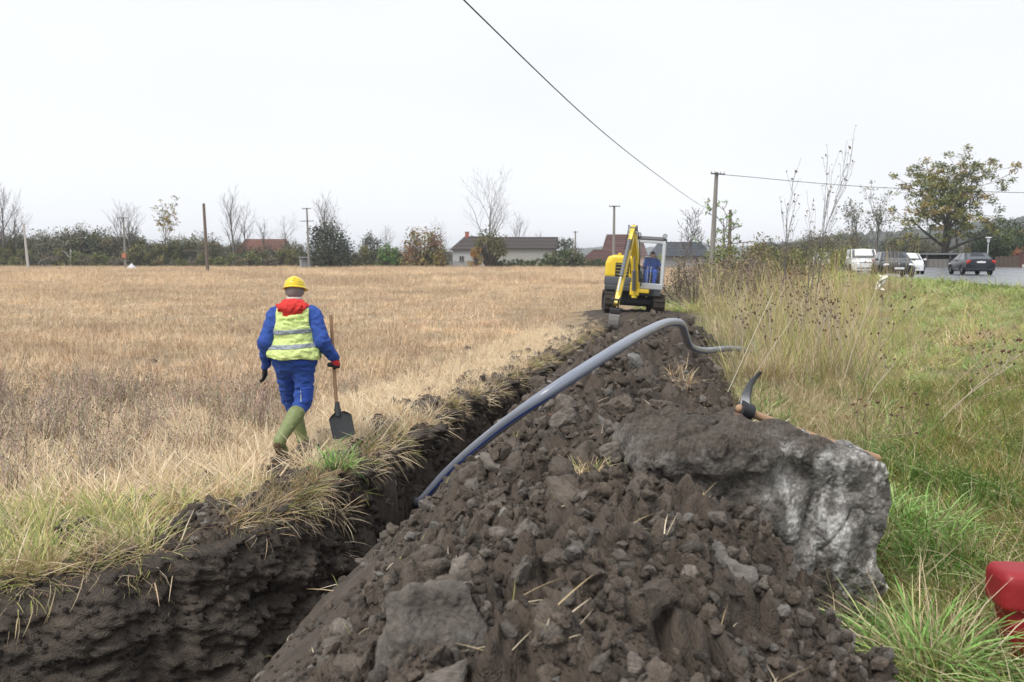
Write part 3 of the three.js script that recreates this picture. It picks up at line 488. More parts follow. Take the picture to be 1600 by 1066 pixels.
function bareTree(seed, h, o = {}) {
  const m = new Mesher(), r = rng(seed), tips = grow(m, r, { h, trunk: 0.8, first: 0.25, spread: 0.6, levels: 3, kids: [9, 6, 4], ratio: [0.42, 0.5, 0.5], rise: 0.7, twig: 0.014, bark: GREYBARK, ...o });
  return { trunk: m.geo(), tips, r };
}
function leafy(seed, h, o, cols, leaves, size, blur = 0.5) {
  const t = bareTree(seed, h, o), c = new Mesher(), r = t.r;
  for (const p of t.tips) { const k = cols[(r() * cols.length) | 0], n = leaves * (0.4 + 1.2 * r()); for (let i = 0; i < n; i++) { const v = 0.75 + 0.5 * r(); c.leaf(V(p.x + (r() + r() - 1) * blur, p.y + (r() + r() - 1) * blur * 0.8, p.z + (r() + r() - 1) * blur), size * (0.6 + 0.8 * r()), r, k.map((x) => x * v)); } }
  return { trunk: t.trunk, crown: c.geo() };
}
function bush(seed, w, h, cols, n, size, trunkShare = 0.25) { // shrub: clumps of leaves over a fan of stems
  const r = rng(seed), m = new Mesher(), c = new Mesher(), clumps = Math.max(10, (w * h * 2.2) | 0);
  for (let i = 0; i < clumps; i++) {
    const az = r() * 6.3, el = Math.acos(1 - 1.25 * r()), rad = 0.55 + 0.45 * Math.sqrt(r()), p = V(Math.cos(az) * Math.sin(el) * w / 2 * rad, h * trunkShare + Math.max(-0.12, Math.cos(el) * rad) * h * (1 - trunkShare) * (0.85 + 0.3 * r()), Math.sin(az) * Math.sin(el) * w / 2 * rad);
    m.limb(V(p.x * 0.1, -0.1, p.z * 0.1), p, 0.05 + 0.01 * h, 0.015, 4, [0.1, 0.085, 0.07]);
    const k = cols[(r() * cols.length) | 0], cr = (0.09 + 0.09 * r()) * (w + h) * 0.5;
    for (let j = 0; j < n / clumps; j++) { const v = 0.7 + 0.6 * r(), q = V(r() + r() - 1, r() + r() - 1, r() + r() - 1).multiplyScalar(cr * 1.3); c.leaf(p.clone().add(q), size * (0.6 + 0.8 * r()), r, k.map((x) => x * v)); }
  }
  return { trunk: m.geo(), crown: c.geo() };
}
function plantTree(name, label, kind, x, d, t, scale = 1, turn = 0, group) {
  const o = thing(name, label, kind, W3(x, ground(x, d) - 0.05, d), turn, group); o.scale.setScalar(scale);
  part('trunk', t.trunk, barkMat, o); if (t.crown) part('crown', t.crown, leafMat, o); return o;
}
const OLV = [[0.125, 0.14, 0.06], [0.16, 0.165, 0.075], [0.1, 0.12, 0.055], [0.2, 0.17, 0.08]], GRYG = [[0.15, 0.145, 0.1], [0.19, 0.175, 0.125], [0.125, 0.13, 0.09], [0.21, 0.18, 0.12]], DARKG = [[0.045, 0.06, 0.035], [0.06, 0.075, 0.04], [0.035, 0.05, 0.032], [0.075, 0.085, 0.05]];
{
  const r = rng(900);
  const hedge = [bush(1, 6.5, 7.2, OLV, 2600, 0.2), bush(2, 7.5, 6.6, GRYG, 2400, 0.19), bush(3, 6, 7.8, [...OLV, ...GRYG], 2400, 0.2), bush(4, 7, 6, [...DARKG, ...OLV], 2600, 0.2), bush(5, 5.5, 6.8, [...GRYG, [0.2, 0.16, 0.08]], 2000, 0.2)];
  const low = [bush(11, 4.2, 3.2, [[0.12, 0.16, 0.05], [0.17, 0.18, 0.06], [0.2, 0.19, 0.08]], 1300, 0.17, 0.1), bush(12, 4.6, 2.6, [...GRYG, [0.2, 0.16, 0.13]], 1300, 0.17, 0.1), bush(13, 3.6, 3.6, [...OLV, [0.22, 0.2, 0.07]], 1300, 0.17, 0.1)];
  const hNames = ['olive shrubby tree in the dense tree line behind the field', 'grey-green half-bare tree in the dense tree line behind the field', 'mottled olive and grey tree in the dense tree line behind the field', 'dark green tree in the dense tree line behind the field', 'browning thin-leaved tree in the dense tree line behind the field'];
  const put = (i, x, d, s) => plantTree('hedgerow_tree', hNames[i], 'tree', x, d, hedge[i], s, r() * 6.3, 'trees of the dense tree line');
  const envelope = (px) => px < 100 ? 0.86 : px < 170 ? 1.02 : px < 225 ? 0.88 : px < 250 ? 0.72 : px < 340 ? 0.78 : px < 380 ? 0.62 : 0.6;
  for (let px = -30; px < 475; px += 15) { const d = 152 + r() * 4, x = (px - 800) / 1244 * d; put((r() * 5) | 0, x, d, envelope(px) * (0.9 + 0.22 * r())); if (px % 2 === 0) { const d2 = 160 + r() * 5; put((r() * 5) | 0, (px + 8 - 800) / 1244 * d2, d2, envelope(px) * (0.9 + 0.25 * r())); } }
  const lNames = ['low yellow-green bush at the foot of the tree line', 'low grey-brown bush at the foot of the tree line', 'low olive bush at the foot of the tree line'];
  for (let px = -20; px < 700; px += 16) { const i = (r() * 3) | 0, d = 146 + 3 * r(); if (Math.abs(px - 480) < 14) continue; plantTree('bush', lNames[i], 'bush', (px - 800) / 1244 * d, d, low[i], 0.55 + 0.6 * r(), r() * 6.3, 'low bushes along the field edge'); }
  for (let px = 470; px < 720; px += 17) { const d = 160 + 6 * r(), i = (r() * 5) | 0; plantTree('hedgerow_tree', hNames[i].replace('dense tree line', 'thin gap-toothed tree line'), 'tree', (px - 800) / 1244 * d, d, hedge[i], 0.45 + 0.2 * r(), r() * 6.3, 'small trees between evergreens and house'); }
  const bares = [bareTree(21, 13.5, { spread: 0.5 }), bareTree(22, 12.5), bareTree(23, 13, { spread: 0.75, first: 0.35 })];
  const bl = { 12: 'tall bare tree behind the pale slim concrete pole', '-10': 'forked bare tree beside the one behind the pale slim pole', 30: 'shorter bare tree next to the pale slim concrete pole', 205: 'taller bare tree beside the pole with the orange box', 193: 'lower bare tree directly behind the pole with the orange box', 368: 'tallest bare tree between the wooden pole and the brown-roofed house', 386: 'wide bare tree beside the brown-roofed house', 418: 'small bare tree in front of the brown-roofed house', 448: 'small bare tree between the brown-roofed house and the double-armed pole' };
  for (const [px, top, d, i, g] of [[12, 298, 150, 0], [-10, 305, 152, 2], [30, 318, 151, 1], [205, 316, 151, 1], [193, 326, 152, 0], [368, 308, 151, 0], [386, 330, 152, 2], [418, 342, 154, 1], [512, 316, 152, 0], [524, 322, 153, 2], [448, 345, 155, 2], [604, 352, 158, 1], [690, 352, 158, 2], [810, 342, 166, 0], [845, 360, 168, 1]]) { const h = (406 - top) / 1244 * d + 1.4; plantTree('bare_tree', px < 460 ? bl[px] : px < 560 ? (px < 520 ? 'taller slim bare tree standing behind the round evergreen' : 'shorter slim bare tree standing behind the round evergreen') : px < 700 ? (px < 650 ? 'small bare tree behind the bright green bush' : 'small bare tree beside the autumn-coloured bush') : (px < 830 ? 'bare tree behind the ridge of the long white house' : 'small bare tree behind the gable end of the white house'), 'tree', (px - 800) / 1244 * d, d, bares[i], h / 13.8, r() * 6.3, px < 460 ? 'bare trees of the tree line' : undefined); }
  // single trees
  plantTree('yellow_leaved_tree', 'slender tree with a small yellow-brown crown above the tree line', 'tree', -64.9, 149, leafy(31, 11, { spread: 0.5, first: 0.6, kids: [7, 4, 3] }, [[0.35, 0.26, 0.06], [0.28, 0.22, 0.07], [0.22, 0.2, 0.06]], 9, 0.22, 0.6), 0.86, 1);
  const ever = (seed, w, h) => bush(seed, w, h, DARKG, 5200, 0.2, 0.22);
  plantTree('evergreen_tree', 'large dark round evergreen beside the double-armed pole', 'tree', -31.6, 139, ever(41, 7.6, 7.9), 1, 0);
  plantTree('evergreen_tree', 'smaller grey-green dome-shaped evergreen behind a green bush', 'tree', -28.2, 160, bush(42, 4.8, 6.4, [[0.09, 0.1, 0.07], [0.12, 0.125, 0.085]], 2600, 0.2, 0.2), 1, 0);
  plantTree('autumn_bush', 'wide bush with yellow-green top and rusty red lower leaves', 'bush', -16, 143, bush(43, 7.6, 7.2, [[0.22, 0.2, 0.06], [0.3, 0.22, 0.06], [0.17, 0.18, 0.06], [0.26, 0.12, 0.06], [0.2, 0.13, 0.07]], 4200, 0.22, 0.08), 1, 0);
  plantTree('green_bush', 'bright green bush left of the autumn-coloured bush', 'bush', -22.6, 146, bush(44, 4.5, 4.2, [[0.1, 0.19, 0.05], [0.15, 0.22, 0.06]], 2200, 0.18, 0.08), 1, 0).userData.label = 'bright green bush beside the autumn-coloured bush';
  plantTree('bare_tree', 'tall wide-crowned bare tree in front of the long white house', 'tree', -4.3, 140, bareTree(45, 17, { trunk: 0.72, spread: 0.72, first: 0.3, kids: [10, 6, 4], ratio: [0.62, 0.5, 0.5], rise: 0.8, twig: 0.016, rad: 0.24 }), 0.8, 0.8);
  plantTree('ivy_bush', 'olive ivy mass round the trunk of the tall bare tree', 'bush', -3.9, 139.5, bush(46, 5.6, 6.2, [[0.12, 0.12, 0.05], [0.16, 0.15, 0.06], [0.1, 0.1, 0.05], [0.2, 0.17, 0.07]], 2200, 0.2, 0.5), 1, 0);
  plantTree('orange_shrub', 'orange and yellow shrub at the corner of the white house', 'bush', -6.2, 138, bush(47, 2.6, 3.6, [[0.38, 0.16, 0.05], [0.42, 0.3, 0.08], [0.3, 0.24, 0.08]], 1200, 0.16, 0.1), 1, 0);
  const hg = [bush(51, 3.6, 2.3, [[0.07, 0.11, 0.04], [0.1, 0.13, 0.05], [0.13, 0.14, 0.06]], 1500, 0.16, 0.05), bush(52, 3.6, 2.3, [[0.09, 0.12, 0.05], [0.15, 0.15, 0.07], [0.07, 0.09, 0.04]], 1500, 0.16, 0.05)];
  for (let px = 775; px < 950; px += 13) { const d = 140 + 2 * r(); plantTree('hedge_bush', 'green bush in the low hedge before the white house', 'bush', (px - 800) / 1244 * d, d, hg[(r() * 2) | 0], 0.5 + 0.25 * r() + (px > 862 && px < 905 ? 0.7 : 0), r() * 6.3, 'bushes of the hedge before the house'); }
  plantTree('round_dark_bush', 'tall dark leafy bush against the gable of the white house', 'bush', 10, 146, bush(53, 5.2, 5.4, [...DARKG, [0.1, 0.11, 0.05]], 2600, 0.18, 0.05), 1, 0);
  // around the pole and along the road
  plantTree('bramble_thicket', 'grey leafless thicket behind the excavator', 'bush', 10.4, 40, bush(61, 5.5, 2.6, [[0.17, 0.13, 0.11], [0.22, 0.17, 0.14], [0.13, 0.1, 0.085]], 2600, 0.07, 0.02), 1, 0);
  plantTree('bramble_thicket', 'brown bramble thicket between excavator and concrete pole', 'bush', 13.6, 46, bush(62, 6, 2.4, [[0.2, 0.14, 0.1], [0.25, 0.18, 0.13], [0.2, 0.17, 0.08]], 2600, 0.08, 0.02), 1, 0);
  for (const [px, d, s, l] of [[1062, 36, 0.8, 'small grey twiggy thicket right beside the excavator'], [1085, 33, 0.75, 'greyish low thicket in front of the brown brambles'], [1140, 34, 0.7, 'low brown thicket in front of the concrete pole'], [1170, 38, 0.8, 'low rust-brown thicket between pole and scrub'], [1205, 32, 0.7, 'low dry thicket at the foot of the saplings']]) plantTree('bramble_thicket', l.replace('right beside', 'close beside'), 'bush', (px - 800) / 1244 * d, d, bush(px, 4.6, 2.4, [[0.2, 0.16, 0.14], [0.26, 0.2, 0.16], [0.16, 0.12, 0.1], [0.24, 0.2, 0.1]], 3000, 0.05, 0.02), s, px);
  plantTree('sumac_tree', 'airy tree with green umbrella-like leaf tufts behind the concrete pole', 'tree', 18.6, 70, leafy(63, 6.4, { spread: 0.75, first: 0.3, kids: [6, 3, 2], rise: 0.9, twig: 0.03 }, [[0.2, 0.3, 0.08], [0.26, 0.34, 0.1]], 10, 0.13, 0.35), 1, 0);
  plantTree('bare_shrub', 'grey bare shrub tree standing between excavator and concrete pole', 'tree', 18.0, 84, bareTree(64, 6.2, { spread: 0.8, twig: 0.022 }), 1, 0);
  const gb = [bush(65, 3.4, 3, [[0.15, 0.18, 0.05], [0.2, 0.21, 0.07], [0.14, 0.13, 0.06]], 1700, 0.1, 0.05), bush(66, 3.2, 2.6, [[0.17, 0.16, 0.08], [0.22, 0.17, 0.1], [0.18, 0.19, 0.07]], 1500, 0.1, 0.05)];
  for (const [px, d, s] of [[1150, 58, 1.2], [1175, 55, 1.0], [1200, 60, 1.2], [1225, 52, 0.9], [1260, 56, 0.9], [1130, 66, 1.1], [1300, 62, 0.8], [1330, 64, 0.9]]) plantTree('scrub_bush', 'yellow-green scrub bush on the verge behind the tall weeds', 'bush', (px - 800) / 1244 * d, d, gb[(px / 5) & 1], s, px, 'scrub bushes on the verge');
  const sap = [[1315, 212, 24.5, 71, 10], [1276, 236, 24.8, 72, 7], [1240, 262, 25.5, 73, 6], [1226, 285, 26, 74, 5], [1262, 322, 25, 75, 5]];
  const sNames = ['tallest thin sapling with a bare upright leader beside the weeds', 'thin forked sapling with a few withered leaves in the weeds', 'slim sapling with curled leaf tufts at the top in the weeds', 'spindly straight sapling in the weeds at the pole side', 'short thin bare sapling between the taller saplings'];
  sap.forEach(([px, top, d, seed, k], i) => { const x = (px - 800 - (i === 0 ? 45 : 5)) / 1244 * d, h = (406 - top) / 1244 * d + 1.8; plantTree('sapling', sNames[i], 'sapling', x, d, leafy(seed, h, { trunk: 1.0, spread: 0.36, first: 0.3, levels: 2, kids: [k, 3], ratio: [0.3, 0.45], rise: 0.9, twig: 0.005, rad: 0.026, lean: i === 0 ? 0.11 : 0.05 }, [[0.2, 0.15, 0.09], [0.24, 0.19, 0.1], [0.16, 0.13, 0.09]], 1.3, 0.06, 0.1), 0.82, seed); });
  // road side
  plantTree('half_bare_tree', 'half-bare tree with thin grey-green crown behind the cars', 'tree', 52.4, 121, leafy(81, 9.8, { spread: 0.5, first: 0.25, kids: [9, 6, 3], ratio: [0.5, 0.5, 0.5] }, GRYG.concat(OLV), 3.6, 0.2, 0.5), 0.84, 0);
  plantTree('half_bare_tree', 'taller half-bare tree with grey-green crown next to the oak', 'tree', 56, 123, leafy(82, 11, { spread: 0.45, first: 0.25, kids: [9, 6, 3], ratio: [0.48, 0.5, 0.5] }, GRYG.concat(OLV), 3.8, 0.2, 0.5), 0.84, 2);
  plantTree('oak_tree', 'large spreading oak with yellow-brown autumn leaves above the road', 'tree', 59.4, 110, leafy(91, 15.5, { trunk: 0.74, first: 0.2, spread: 0.82, levels: 3, kids: [13, 6, 4], ratio: [0.66, 0.52, 0.45], rise: 0.42, twig: 0.03, rad: 0.62, bark: [0.075, 0.065, 0.055] }, [[0.2, 0.2, 0.06], [0.25, 0.225, 0.065], [0.16, 0.185, 0.06], [0.28, 0.21, 0.07], [0.13, 0.155, 0.055]], 58, 0.2, 0.9), 1, 0.4).scale.set(0.94, 0.77, 0.94);
  const con = [bush(101, 5, 5.6, DARKG, 3200, 0.16, 0.2), bush(102, 5.5, 5.2, [[0.06, 0.1, 0.04], [0.08, 0.12, 0.05], [0.05, 0.075, 0.04]], 3200, 0.16, 0.2)];
  for (const [px, d, s, i] of [[1528, 119, 0.9, 0], [1548, 117, 1.05, 1], [1566, 119, 1.1, 0], [1585, 116, 1.1, 1], [1604, 118, 1.1, 0], [1630, 118, 1.1, 1]]) plantTree('dark_evergreen', 'dark green evergreen in the row behind the plank fence', 'tree', (px - 800) / 1244 * d, d, con[i], s, px, 'evergreens behind the plank fence');
  plantTree('red_leaved_bush', 'reddish bush over the plank fence beside the evergreens', 'bush', 70.5, 110, bush(103, 3.4, 3.2, [[0.3, 0.13, 0.07], [0.36, 0.17, 0.09], [0.2, 0.14, 0.06]], 1500, 0.14, 0.3), 1, 0);
  plantTree('yellow_bush', 'small yellow-green bush at the foot of the oak', 'bush', 63.4, 113, bush(104, 3.6, 2.8, [[0.26, 0.24, 0.06], [0.18, 0.19, 0.06]], 1300, 0.15, 0.05), 1, 0);
  for (const [px, d, s, i] of [[1258, 140, 0.75, 2], [1282, 136, 0.8, 4], [1305, 138, 0.8, 0], [1328, 132, 0.85, 1], [1395, 134, 0.8, 3], [1415, 138, 0.85, 1], [1436, 138, 0.7, 4], [1455, 140, 0.6, 2], [1512, 146, 0.6, 1], [1235, 145, 0.65, 1], [1180, 150, 0.6, 4], [1205, 150, 0.6, 2]]) plantTree('roadside_tree', hNames[i].replace('in the dense tree line behind the field', 'in the scrub beyond the road'), 'tree', (px - 800) / 1244 * d, d, hedge[i], s, px, 'trees beyond the road');
}
// ---------- hills ----------
function hill(name, label, list, d, base, col, rough) {
  const P = [], I = [], n = 160, rows = 10;
  for (let j = 0; j <= rows; j++) for (let i = 0; i <= n; i++) { const f = i / n, px = mix(list[0][0], list[list.length - 1][0], f); let y = list[0][1]; for (let k = 1; k < list.length; k++) if (px <= list[k][0]) { y = mix(list[k - 1][1], list[k][1], (px - list[k - 1][0]) / (list[k][0] - list[k - 1][0])); break; } const v = Math.sin(j / rows * Math.PI), dd = d * (1 + 0.5 * j / rows); P.push((px - 800) / 1244 * dd, base + (y + rough * (N2(i * 0.35, j) + 0.6 * N2(i * 1.2, j + 5))) * v * (j <= rows / 2 ? 1 : 0.8), -dd); if (i < n && j < rows) { const a = j * (n + 1) + i; I.push(a, a + 1, a + n + 2, a, a + n + 2, a + n + 1); } }
  const g = new THREE.BufferGeometry(); g.setAttribute('position', new THREE.Float32BufferAttribute(P, 3)); g.setIndex(I); g.computeVertexNormals();
  structure(name, g, std(...col, 1), label, 'hill');
}
hill('hill', 'distant wooded hill fading in the haze behind the houses', [[560, 8], [700, 14], [860, 22], [905, 28], [940, 31], [1000, 30], [1100, 34], [1200, 30], [1300, 20]], 1250, -4, [0.065, 0.07, 0.05], 1.5);
hill('wooded_hill', 'low wooded ridge beyond the road', [[1150, 4], [1230, 15], [1290, 24], [1400, 27], [1500, 33], [1580, 38], [1700, 40], [1900, 36]], 520, -2, [0.055, 0.062, 0.045], 2.2);
{ // the wood on the ridge: one mass of far crowns
  const r = rng(333), g = bush(120, 7, 8, [[0.08, 0.085, 0.055], [0.11, 0.1, 0.07], [0.06, 0.07, 0.045]], 900, 0.55, 0.1).crown, im = new THREE.InstancedMesh(g, leafMat, 700);
  for (let i = 0; i < 700; i++) { const px = mix(1180, 1760, r()), d = mix(470, 640, r()), f = (px - 1150) / 550, v = 0.8 + 0.5 * r(); im.setMatrixAt(i, new THREE.Matrix4().compose(W3((px - 800) / 1244 * d, -2 + mix(4, 24, clamp(f)) * ss(440, 660, d) * 0.9, d), new THREE.Quaternion().setFromAxisAngle(V(0, 1, 0), r() * 6), V(1, 1, 1).multiplyScalar(0.9 + 0.7 * r()))); im.setColorAt(i, RGB(v, v, v)); }
  im.name = 'far_wood'; im.userData = { kind: 'stuff', label: 'far wood covering the low ridge beyond the road' }; im.castShadow = im.receiveShadow = true; scene.add(im);
}
// ---------- houses ----------
const wallMat = new THREE.MeshStandardMaterial({ color: RGB(0.5, 0.5, 0.47), roughness: 0.95, map: (() => { const t = grainTex.clone(); t.repeat.set(2, 1); return t; })() });
function tileRoof(name, parent, a, b, c, d, mat, rows, cols) { // a-b eave, d-c ridge; courses of tiles as stepped slabs, each slab a part
  for (let j = 0; j < rows; j++) {
    const t0 = j / rows, t1 = (j + 1) / rows, n = b.clone().sub(a).cross(d.clone().sub(a)).normalize(); if (n.y < 0) n.negate();
    const p = [a.clone().lerp(d, t0), b.clone().lerp(c, t0), b.clone().lerp(c, t1), a.clone().lerp(d, t1)], up = [0.09, 0.09, 0.03, 0.03];
    const P = [], I = []; p.forEach((v, k) => { const q = v.clone().addScaledVector(n, up[k]); P.push(q.x, q.y, q.z); }); p.forEach((v) => { P.push(v.x, v.y, v.z); });
    I.push(0, 1, 2, 0, 2, 3, 4, 6, 5, 4, 7, 6, 4, 5, 1, 4, 1, 0, 5, 6, 2, 5, 2, 1, 7, 4, 0, 7, 0, 3, 6, 7, 3, 6, 3, 2);
    const g = new THREE.BufferGeometry(); g.setAttribute('position', new THREE.Float32BufferAttribute(P, 3)); g.setIndex(I); const f = g.toNonIndexed(); f.computeVertexNormals(); part(name, f, mat[j % mat.length], parent);
  }
}
const darkTiles = [std(0.075, 0.062, 0.06, 0.9), std(0.095, 0.078, 0.072, 0.9), std(0.062, 0.052, 0.052, 0.9)], redTiles = [std(0.1, 0.05, 0.045, 0.9), std(0.085, 0.043, 0.04, 0.9), std(0.115, 0.058, 0.05, 0.9)], brownTiles = [std(0.2, 0.1, 0.07, 0.9), std(0.17, 0.085, 0.065, 0.9)];
function house(label, name, x, d, L, Dp, wall, rh, tiles, { chimney, windows = [], wmat = wallMat, hip = 0, turn = 0 } = {}) {
  const o = thing(name, label, 'house', W3(x, ground(x, d) - 0.1, d), turn);
  part('wall', box(L, wall, Dp, 0, wall / 2, 0, 0.02), wmat, o);
  for (const s of [-1, 1]) { if (!hip) { const g = extrude([[-Dp / 2, 0], [Dp / 2, 0], [0, rh]], 0.2, 0); g.rotateY(Math.PI / 2); g.translate(s * (L / 2 - 0.12), wall, 0); part('gable', g, wmat, o); } }
  const e = 0.45, roof = new THREE.Group(); roof.name = 'roof'; o.add(roof);
  const A = V(-L / 2 - e, wall - 0.15, Dp / 2 + e), B = V(L / 2 + e, wall - 0.15, Dp / 2 + e), C = V(L / 2 + e - hip, wall + rh, 0), D = V(-L / 2 - e + hip, wall + rh, 0), A2 = V(A.x, A.y, -A.z), B2 = V(B.x, B.y, -B.z);
  tileRoof('tile_course', roof, A, B, C, D, tiles, 9); tileRoof('tile_course', roof, B2, A2, D, C, tiles, 9);
  if (hip) { tileRoof('tile_course', roof, B, B2, C, C.clone().add(V(0, 0, -0.02)), tiles, 7); tileRoof('tile_course', roof, A2, A, D, D.clone().add(V(0, 0, 0.02)), tiles, 7); }
  part('ridge', cyl(D.clone().add(V(0, 0.06, 0)), C.clone().add(V(0, 0.06, 0)), 0.11, 0.11, 8), tiles[0], roof);
  if (chimney) { part('chimney', [box(0.7, 1.7, 0.7, chimney[0], wall + rh + chimney[1], chimney[2], 0.02), box(0.85, 0.14, 0.85, chimney[0], wall + rh + chimney[1] + 0.85, chimney[2], 0.02)], std(0.38, 0.13, 0.08, 0.9), roof); }
  for (const [wx, wy, ww, wh] of windows) { const w = part('window', box(ww, wh, 0.06, wx, wy, Dp / 2 + 0.01, 0), std(0.04, 0.045, 0.05, 0.25), o); part('frame', [box(ww + 0.16, 0.09, 0.1, wx, wy + wh / 2 + 0.045, Dp / 2 + 0.03, 0), box(ww + 0.16, 0.09, 0.1, wx, wy - wh / 2 - 0.045, Dp / 2 + 0.03, 0), box(0.08, wh, 0.1, wx - ww / 2 - 0.04, wy, Dp / 2 + 0.03, 0), box(0.08, wh, 0.1, wx + ww / 2 + 0.04, wy, Dp / 2 + 0.03, 0), box(0.05, wh, 0.09, wx, wy, Dp / 2 + 0.03, 0)], std(0.42, 0.4, 0.36, 0.7), w); }
  return o;
}
house('long low white house with a dark tiled roof behind the tall bare tree', 'white_house', 1.6, 152, 13.4, 7, 3.7, 1.95, darkTiles, { windows: [[5.2, 1.8, 0.9, 1.2]] });
house('grey-white house wing with dark roof and red brick chimney', 'white_house_wing', -7.4, 153.5, 7.4, 8, 3.5, 2.3, darkTiles, { chimney: [-1.2, 0.1, 0], windows: [[-2, 1.6, 0.8, 1.1], [0.8, 1.6, 0.8, 1.1]], wmat: std(0.46, 0.48, 0.5, 0.95), hip: 2.4 });
house('house with a tall dark red hipped roof behind the excavator', 'red_roofed_house', 24.5, 176, 8.2, 9, 2.4, 4.4, redTiles, { hip: 0.8, wmat: std(0.4, 0.33, 0.28, 0.9) });
house('low outbuilding with a dark red roof beside the red-roofed house', 'red_roofed_outbuilding', 18.4, 170, 6, 5, 1.6, 1.9, redTiles, { hip: 2.2, wmat: std(0.4, 0.33, 0.28, 0.9) });
house('brown-roofed house half hidden by the tree line', 'brown_roofed_house', -48.5, 158, 8.6, 7, 3, 2.4, brownTiles, { wmat: std(0.35, 0.3, 0.26, 0.9), hip: 0.6 });
house('small pale house glimpsed through the tree line beside the wooden pole', 'half_hidden_house', -60.5, 157, 5, 6, 3.2, 1.6, [std(0.3, 0.22, 0.17, 0.9), std(0.34, 0.25, 0.2, 0.9)], { wmat: std(0.5, 0.5, 0.5, 0.9) });
house('dark low roof seen beyond the concrete pole', 'dark_roofed_house', 26.8, 128, 8, 7, 2.2, 2, [std(0.06, 0.07, 0.085, 0.9), std(0.075, 0.085, 0.1, 0.9)], { wmat: std(0.25, 0.25, 0.26, 0.9), hip: 1 });
{ // field shed, picket fence, white heap
  const o = thing('field_shed', 'small grey plank shed with a slanting roof beside the double-armed pole', 'shed', W3(-35.4, ground(-35.4, 138), 138), 0.4);
  for (let i = 0; i < 8; i++) part('plank', box(0.27, 1.6, 0.05, -0.98 + i * 0.28, 0.8, 0.75, 0), i % 2 ? std(0.25, 0.26, 0.28, 0.9) : std(0.3, 0.31, 0.33, 0.9), o);
  for (let i = 0; i < 5; i++) part('plank', box(0.05, 1.7, 0.27, 1.1, 0.85, 0.58 - i * 0.28, 0), std(0.36, 0.34, 0.31, 0.9), o);
  part('side_wall', box(0.05, 1.7, 1.4, -1.1, 0.85, 0.02, 0), std(0.3, 0.3, 0.3, 0.9), o); part('rear_wall', box(2.2, 1.8, 0.05, 0, 0.9, -0.72, 0), std(0.3, 0.3, 0.3, 0.9), o);
  const g = box(2.7, 0.08, 2.0, 0, 0, 0, 0); g.rotateX(0.09); g.translate(0, 1.8, 0); part('roof', g, std(0.16, 0.16, 0.17, 0.8), o);
  const f = thing('picket_fence', 'weathered grey picket fence before the house wing', 'fence', W3(-8.2, ground(-8.2, 140), 140));
  for (let i = 0; i < 26; i++) part('picket', box(0.11, 1.2 + 0.1 * Math.sin(i * 7), 0.03, -2.7 + i * 0.19, 0.6, 0, 0), std(0.22 + 0.04 * Math.sin(i * 3), 0.22, 0.23, 0.9), f);
  for (const y of [0.35, 0.95]) part('rail', box(5, 0.08, 0.05, -0.2, y, -0.045, 0), std(0.2, 0.2, 0.2, 0.9), f);
  const w = tag(part('white_heap', (() => { const q = new THREE.ConeGeometry(1.0, 0.95, 28, 8); const p = q.attributes.position; for (let i = 0; i < p.count; i++) { const k = 1 + 0.12 * N3(p.getX(i) * 2, p.getY(i) * 2, p.getZ(i) * 2); p.setXYZ(i, p.getX(i) * k, p.getY(i) * k, p.getZ(i) * k); } q.computeVertexNormals(); return q; })(), std(0.62, 0.63, 0.66, 0.8)), 'low white cone-shaped heap at the far edge of the field', 'heap'); w.position.copy(W3(-59, ground(-59, 124) + 0.42, 124));
  const tb = thing('pale_tree_stump', 'pale forked bare trunk at the edge of the tree line', 'tree stump', W3(-80.5, ground(-80.5, 146), 146)); part('trunk', cyl(V(0, -0.1, 0), V(0.1, 3.2, 0), 0.3, 0.14, 8), std(0.42, 0.4, 0.37, 0.9), tb); part('branch', cyl(V(0.05, 1.4, 0), V(-1.2, 3.2, 0.2), 0.12, 0.05, 6), std(0.36, 0.34, 0.31, 0.9), tb);
}
// ---------- utility poles and cables ----------
const concrete = new THREE.MeshStandardMaterial({ color: RGB(0.3, 0.285, 0.26), roughness: 0.92, map: grainTex, bumpMap: bumpTex, bumpScale: 0.006 }), poleWood = new THREE.MeshStandardMaterial({ color: RGB(0.2, 0.16, 0.13), roughness: 0.95, map: grainTex }), iron = std(0.1, 0.1, 0.1, 0.6, { metalness: 0.5 }), porcelain = std(0.5, 0.45, 0.4, 0.3);
function pole(label, x, d, top, r0, r1, mat, arms = [], { tilt = 0, turn = 0, square = false } = {}) {
  const y0 = ground(x, d), h = top - y0, o = thing('utility_pole', label, 'utility pole', W3(x, y0, d), turn); o.rotation.z = tilt;
  part('post', cyl(V(0, -0.4, 0), V(0, h, 0), r0, r1, square ? 4 : 12), mat, o);
  for (const [y, w] of arms) {
    part('cross_arm', box(w, 0.1, 0.1, 0, h - y, r1 + 0.06, 0.01), iron, o);
    for (const sx of [-0.46, -0.2, 0.2, 0.46]) part('insulator', new THREE.LatheGeometry([[0, 0], [0.035, 0], [0.05, 0.05], [0.03, 0.08], [0.05, 0.12], [0.02, 0.17], [0, 0.18]].map(([a, b]) => new THREE.Vector2(a, b)), 10).translate(sx * w, h - y + 0.05, r1 + 0.06), porcelain, o);
  }
  return o;
}
pole('tall grey concrete utility pole with a cross-arm beside the tall weeds', 15.95, 64, 8.9, 0.24, 0.14, concrete, [[0.15, 1.2]], { tilt: -0.03, turn: 0.25 });
pole('grey utility pole with one cross-arm behind the excavator', 13.2, 104, 8.95, 0.22, 0.14, concrete, [[0.1, 1.4]]);
pole('distant utility pole with a tiny cross-arm beyond the hedge', 15, 190, 8.8, 0.24, 0.15, concrete, [[0.3, 1.4]]);
const stub = pole('plain dark pole stub with a slanting bar next to the concrete pole', 21.7, 80, 6.95, 0.19, 0.15, poleWood);
part('side_bar', bar(V(-0.3, 3.3, 0.12), V(2.4, 3.55, 0.12), 0.1, 0.1), poleWood, stub);
